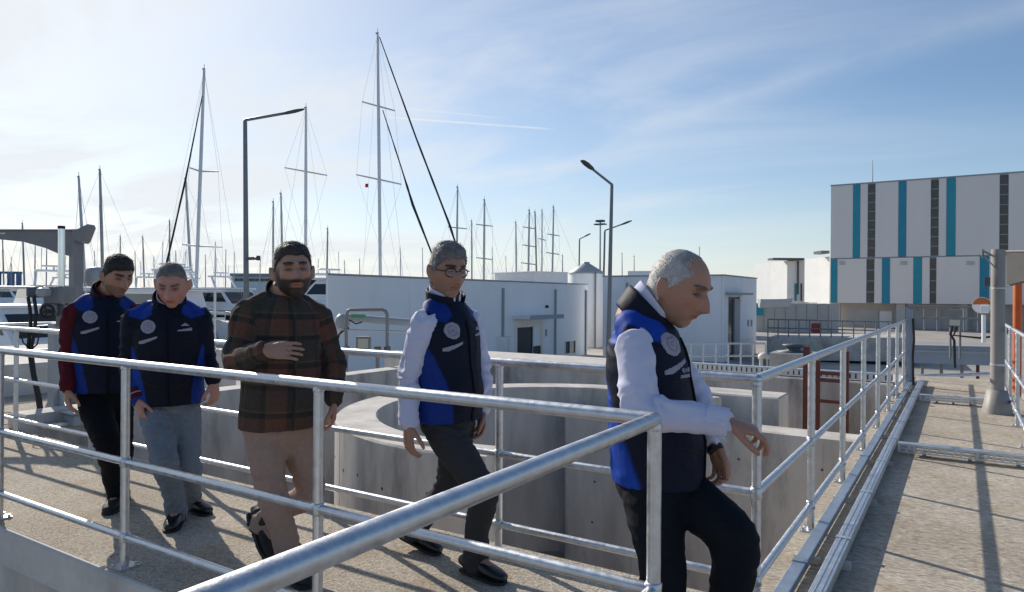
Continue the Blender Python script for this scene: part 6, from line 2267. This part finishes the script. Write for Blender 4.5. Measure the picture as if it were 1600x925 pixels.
# 2: man with glasses
person(dict(name='glasses', label='man in glasses with grey hair, white shirt and navy and blue vest', d=3.70, face=36,
    pelvis=(700, 648), chest=(700, 489, 0), head=(700, 424, -.05), head_yaw=57, head_pitch=9, head_size=1.11,
    R_elbow=(641, 588, -.12), R_wrist=(638, 664, -.20), L_elbow=(751, 585, .15), L_wrist=(753, 640, .08),
    R_hand=dict(dir=(.02, -1, -.05), back=(-.75, 0, -.6), thumb=(.7, 0, -.7), curl=.42), L_hand=dict(dir=(-.02, -1, 0), back=(.8, 0, .5), thumb=(.3, 0, -.9), curl=.55),
    R_foot=dict(toe=(790, 914), turn=36, pitch=2), L_foot=dict(toe=(688, 868), turn=30, pitch=12),
    shoulder=.185, torso=(.195, .140), belly=1.1, hip=(.165, .13), leg=(.100, .074, .060), hem=.02, sleeve=(.068, .056, .047), hand_size=1.06,
    skin=(.36, .195, .135), brow=(.03, .025, .022), stubble=(.2, .15, .13), stubble_k=.3, hair=(.10, .095, .09), hair2=(.36, .35, .34),
    hair_mask=short_sides(.1, .070), hair_len=lambda p: .010 + .014 * sstep(.05, .10, p[:, 2]), hair_side=lambda p: .5 * sstep(.04, -.02, p[:, 2]), hair_freq=80, seed=5,
    glasses=True, vest=True, shirt='shirt_white', trousers='trouser_grey', emblem=True, emblem_at=(-.098, .84), collars=[VEST_COLLAR, SHIRT_COLLAR], cuffs='RL'))
# 3: plaid overshirt
person(dict(name='plaid', label='bearded man in a plaid overshirt raising one hand, between two vest wearers', d=3.72, face=50,
    pelvis=(436, 655), chest=(443, 479, 0), head=(458, 425, -.06), head_yaw=64, head_pitch=-2, head_size=1.13, head_roll=4,
    R_elbow=(366, 566, -.20), R_wrist=(412, 549, -.42), L_elbow=(521, 566, .16), L_wrist=(521, 628, .04),
    R_hand=dict(dir=(.97, .05, .1), back=(-.1, .35, -.93), thumb=(.1, .95, .2), curl=.35, thumb_in=.7), L_hand=dict(dir=(-.02, -1, 0), back=(.8, 0, .3), thumb=(.3, 0, -.9), curl=.6),
    R_foot=dict(toe=(482, 922), turn=50, pitch=2), L_foot=dict(toe=(424, 876), turn=34, pitch=50, z=.02),
    shoulder=.190, R_kn=(426, 776, -.10), L_kn=(486, 768, .10), torso=(.200, .158), belly=1.06, hip=(.186, .148), leg=(.104, .074, .062), hem=.035, sleeve=(.074, .064, .050), neck=.07, hand_size=1.08,
    skin=(.40, .22, .155), brow=(.02, .015, .012), beard=(.018, .014, .013), hair=(.022, .018, .016), hair2=(.06, .05, .045),
    hair_mask=short_sides(.1, .074), hair_len=lambda p: .005 + .017 * sstep(.03, .10, p[:, 2]), hair_freq=70, wide=1.05, jowl=.8, seed=3, boots=True,
    plaid=True, trousers='chino_brown', pockets=True, collars=[dict(name='shirt_collar', mt='plaid_pocket', r0=.088, r1=.094, h0=-.035, h1=.03, gap=.35, th_=.008, drop=.045, flare=.02)]))
# 4: grey-haired man in a navy jacket and jeans
person(dict(name='grey', label='man with cropped grey hair looking down, navy jacket and grey blue jeans', d=4.55, face=66,
    pelvis=(265, 622), chest=(262, 487, 0), head=(269, 445, -.10), head_yaw=76, head_pitch=24, head_size=1.12,
    R_elbow=(201, 568, -.05), R_wrist=(216, 624, -.16), L_elbow=(322, 558, .06), L_wrist=(335, 597, -.03),
    R_hand=dict(dir=(.25, -.95, -.1), back=(-.6, -.2, -.75), thumb=(.7, .1, -.7), curl=.4), L_hand=dict(dir=(.05, -1, 0), back=(.9, 0, -.2), thumb=(-.2, 0, -.95), curl=.6),
    R_foot=dict(toe=(264, 834), turn=78, pitch=2), L_foot=dict(toe=(328, 806), turn=30, pitch=4),
    shoulder=.195, torso=(.205, .145), belly=1.08, hip=(.175, .13), leg=(.105, .076, .060), hem=.03, sleeve=(.070, .058, .048), hand_size=1.08,
    skin=(.45, .225, .175), brow=(.12, .09, .08), hair=(.10, .095, .09), hair2=(.2, .19, .18), scalp=.6,
    hair_mask=lambda X, Y, Z: short_sides(.1, .083)(X, Y, Z) * (.35 + .65 * sstep(.03, .085, Z)), hair_len=lambda p: .001 + .007 * sstep(.05, .10, p[:, 2]), seed=8, jowl=.5, wide=1.02,
    trousers='jeans_grey', emblem=True, emblem_at=(-.108, .84), shirt='sleeve_navy', cuffs='R', cuff_mat='shirt_maroon', cuff_line=True,
    collars=[dict(VEST_COLLAR), dict(SHIRT_COLLAR, mt='shirt_check', r0=.07, r1=.074)]))
# 5: young man with maroon sleeves
person(dict(name='young', label='dark haired young man with maroon sleeves under a navy and blue vest, last in line', d=4.92, face=52,
    pelvis=(163, 612), chest=(163, 475, 0), head=(184, 432, -.05), head_yaw=36, head_pitch=18, head_size=1.12,
    R_elbow=(108, 548, -.10), R_wrist=(106, 608, -.20), L_elbow=(215, 550, .16), L_wrist=(208, 610, .10),
    R_hand=dict(dir=(.08, -.98, -.1), back=(-.7, 0, -.7), thumb=(.7, .1, -.7), curl=.45), L_hand=dict(dir=(0, -1, 0), back=(.8, 0, .3), thumb=(.3, 0, -.9), curl=.5),
    R_foot=dict(toe=(166, 806), turn=82, pitch=2), L_foot=dict(toe=(193, 772), turn=40, pitch=8),
    shoulder=.190, torso=(.200, .138), belly=1.02, hip=(.165, .125), leg=(.104, .082, .070), hem=-.005, sleeve=(.066, .056, .046), hand_size=1.08,
    skin=(.38, .205, .14), brow=(.02, .015, .012), stubble=(.09, .065, .055), stubble_k=.6, hair=(.018, .015, .013), hair2=(.035, .028, .025),
    hair_mask=short_sides(.1, .066), hair_len=lambda p: .004 + .017 * sstep(.03, .10, p[:, 2]) + .008 * sstep(.04, .08, p[:, 0]) * sstep(.05, .08, p[:, 2]), hair_freq=70, seed=2, boots=True,
    vest=True, shirt='shirt_maroon', trousers='trouser_black', emblem=True, emblem_at=(-.10, .86),
    collars=[VEST_COLLAR, dict(SHIRT_COLLAR, mt='shirt_maroon')], cuffs='RL', cuff_mat='shirt_maroon'))
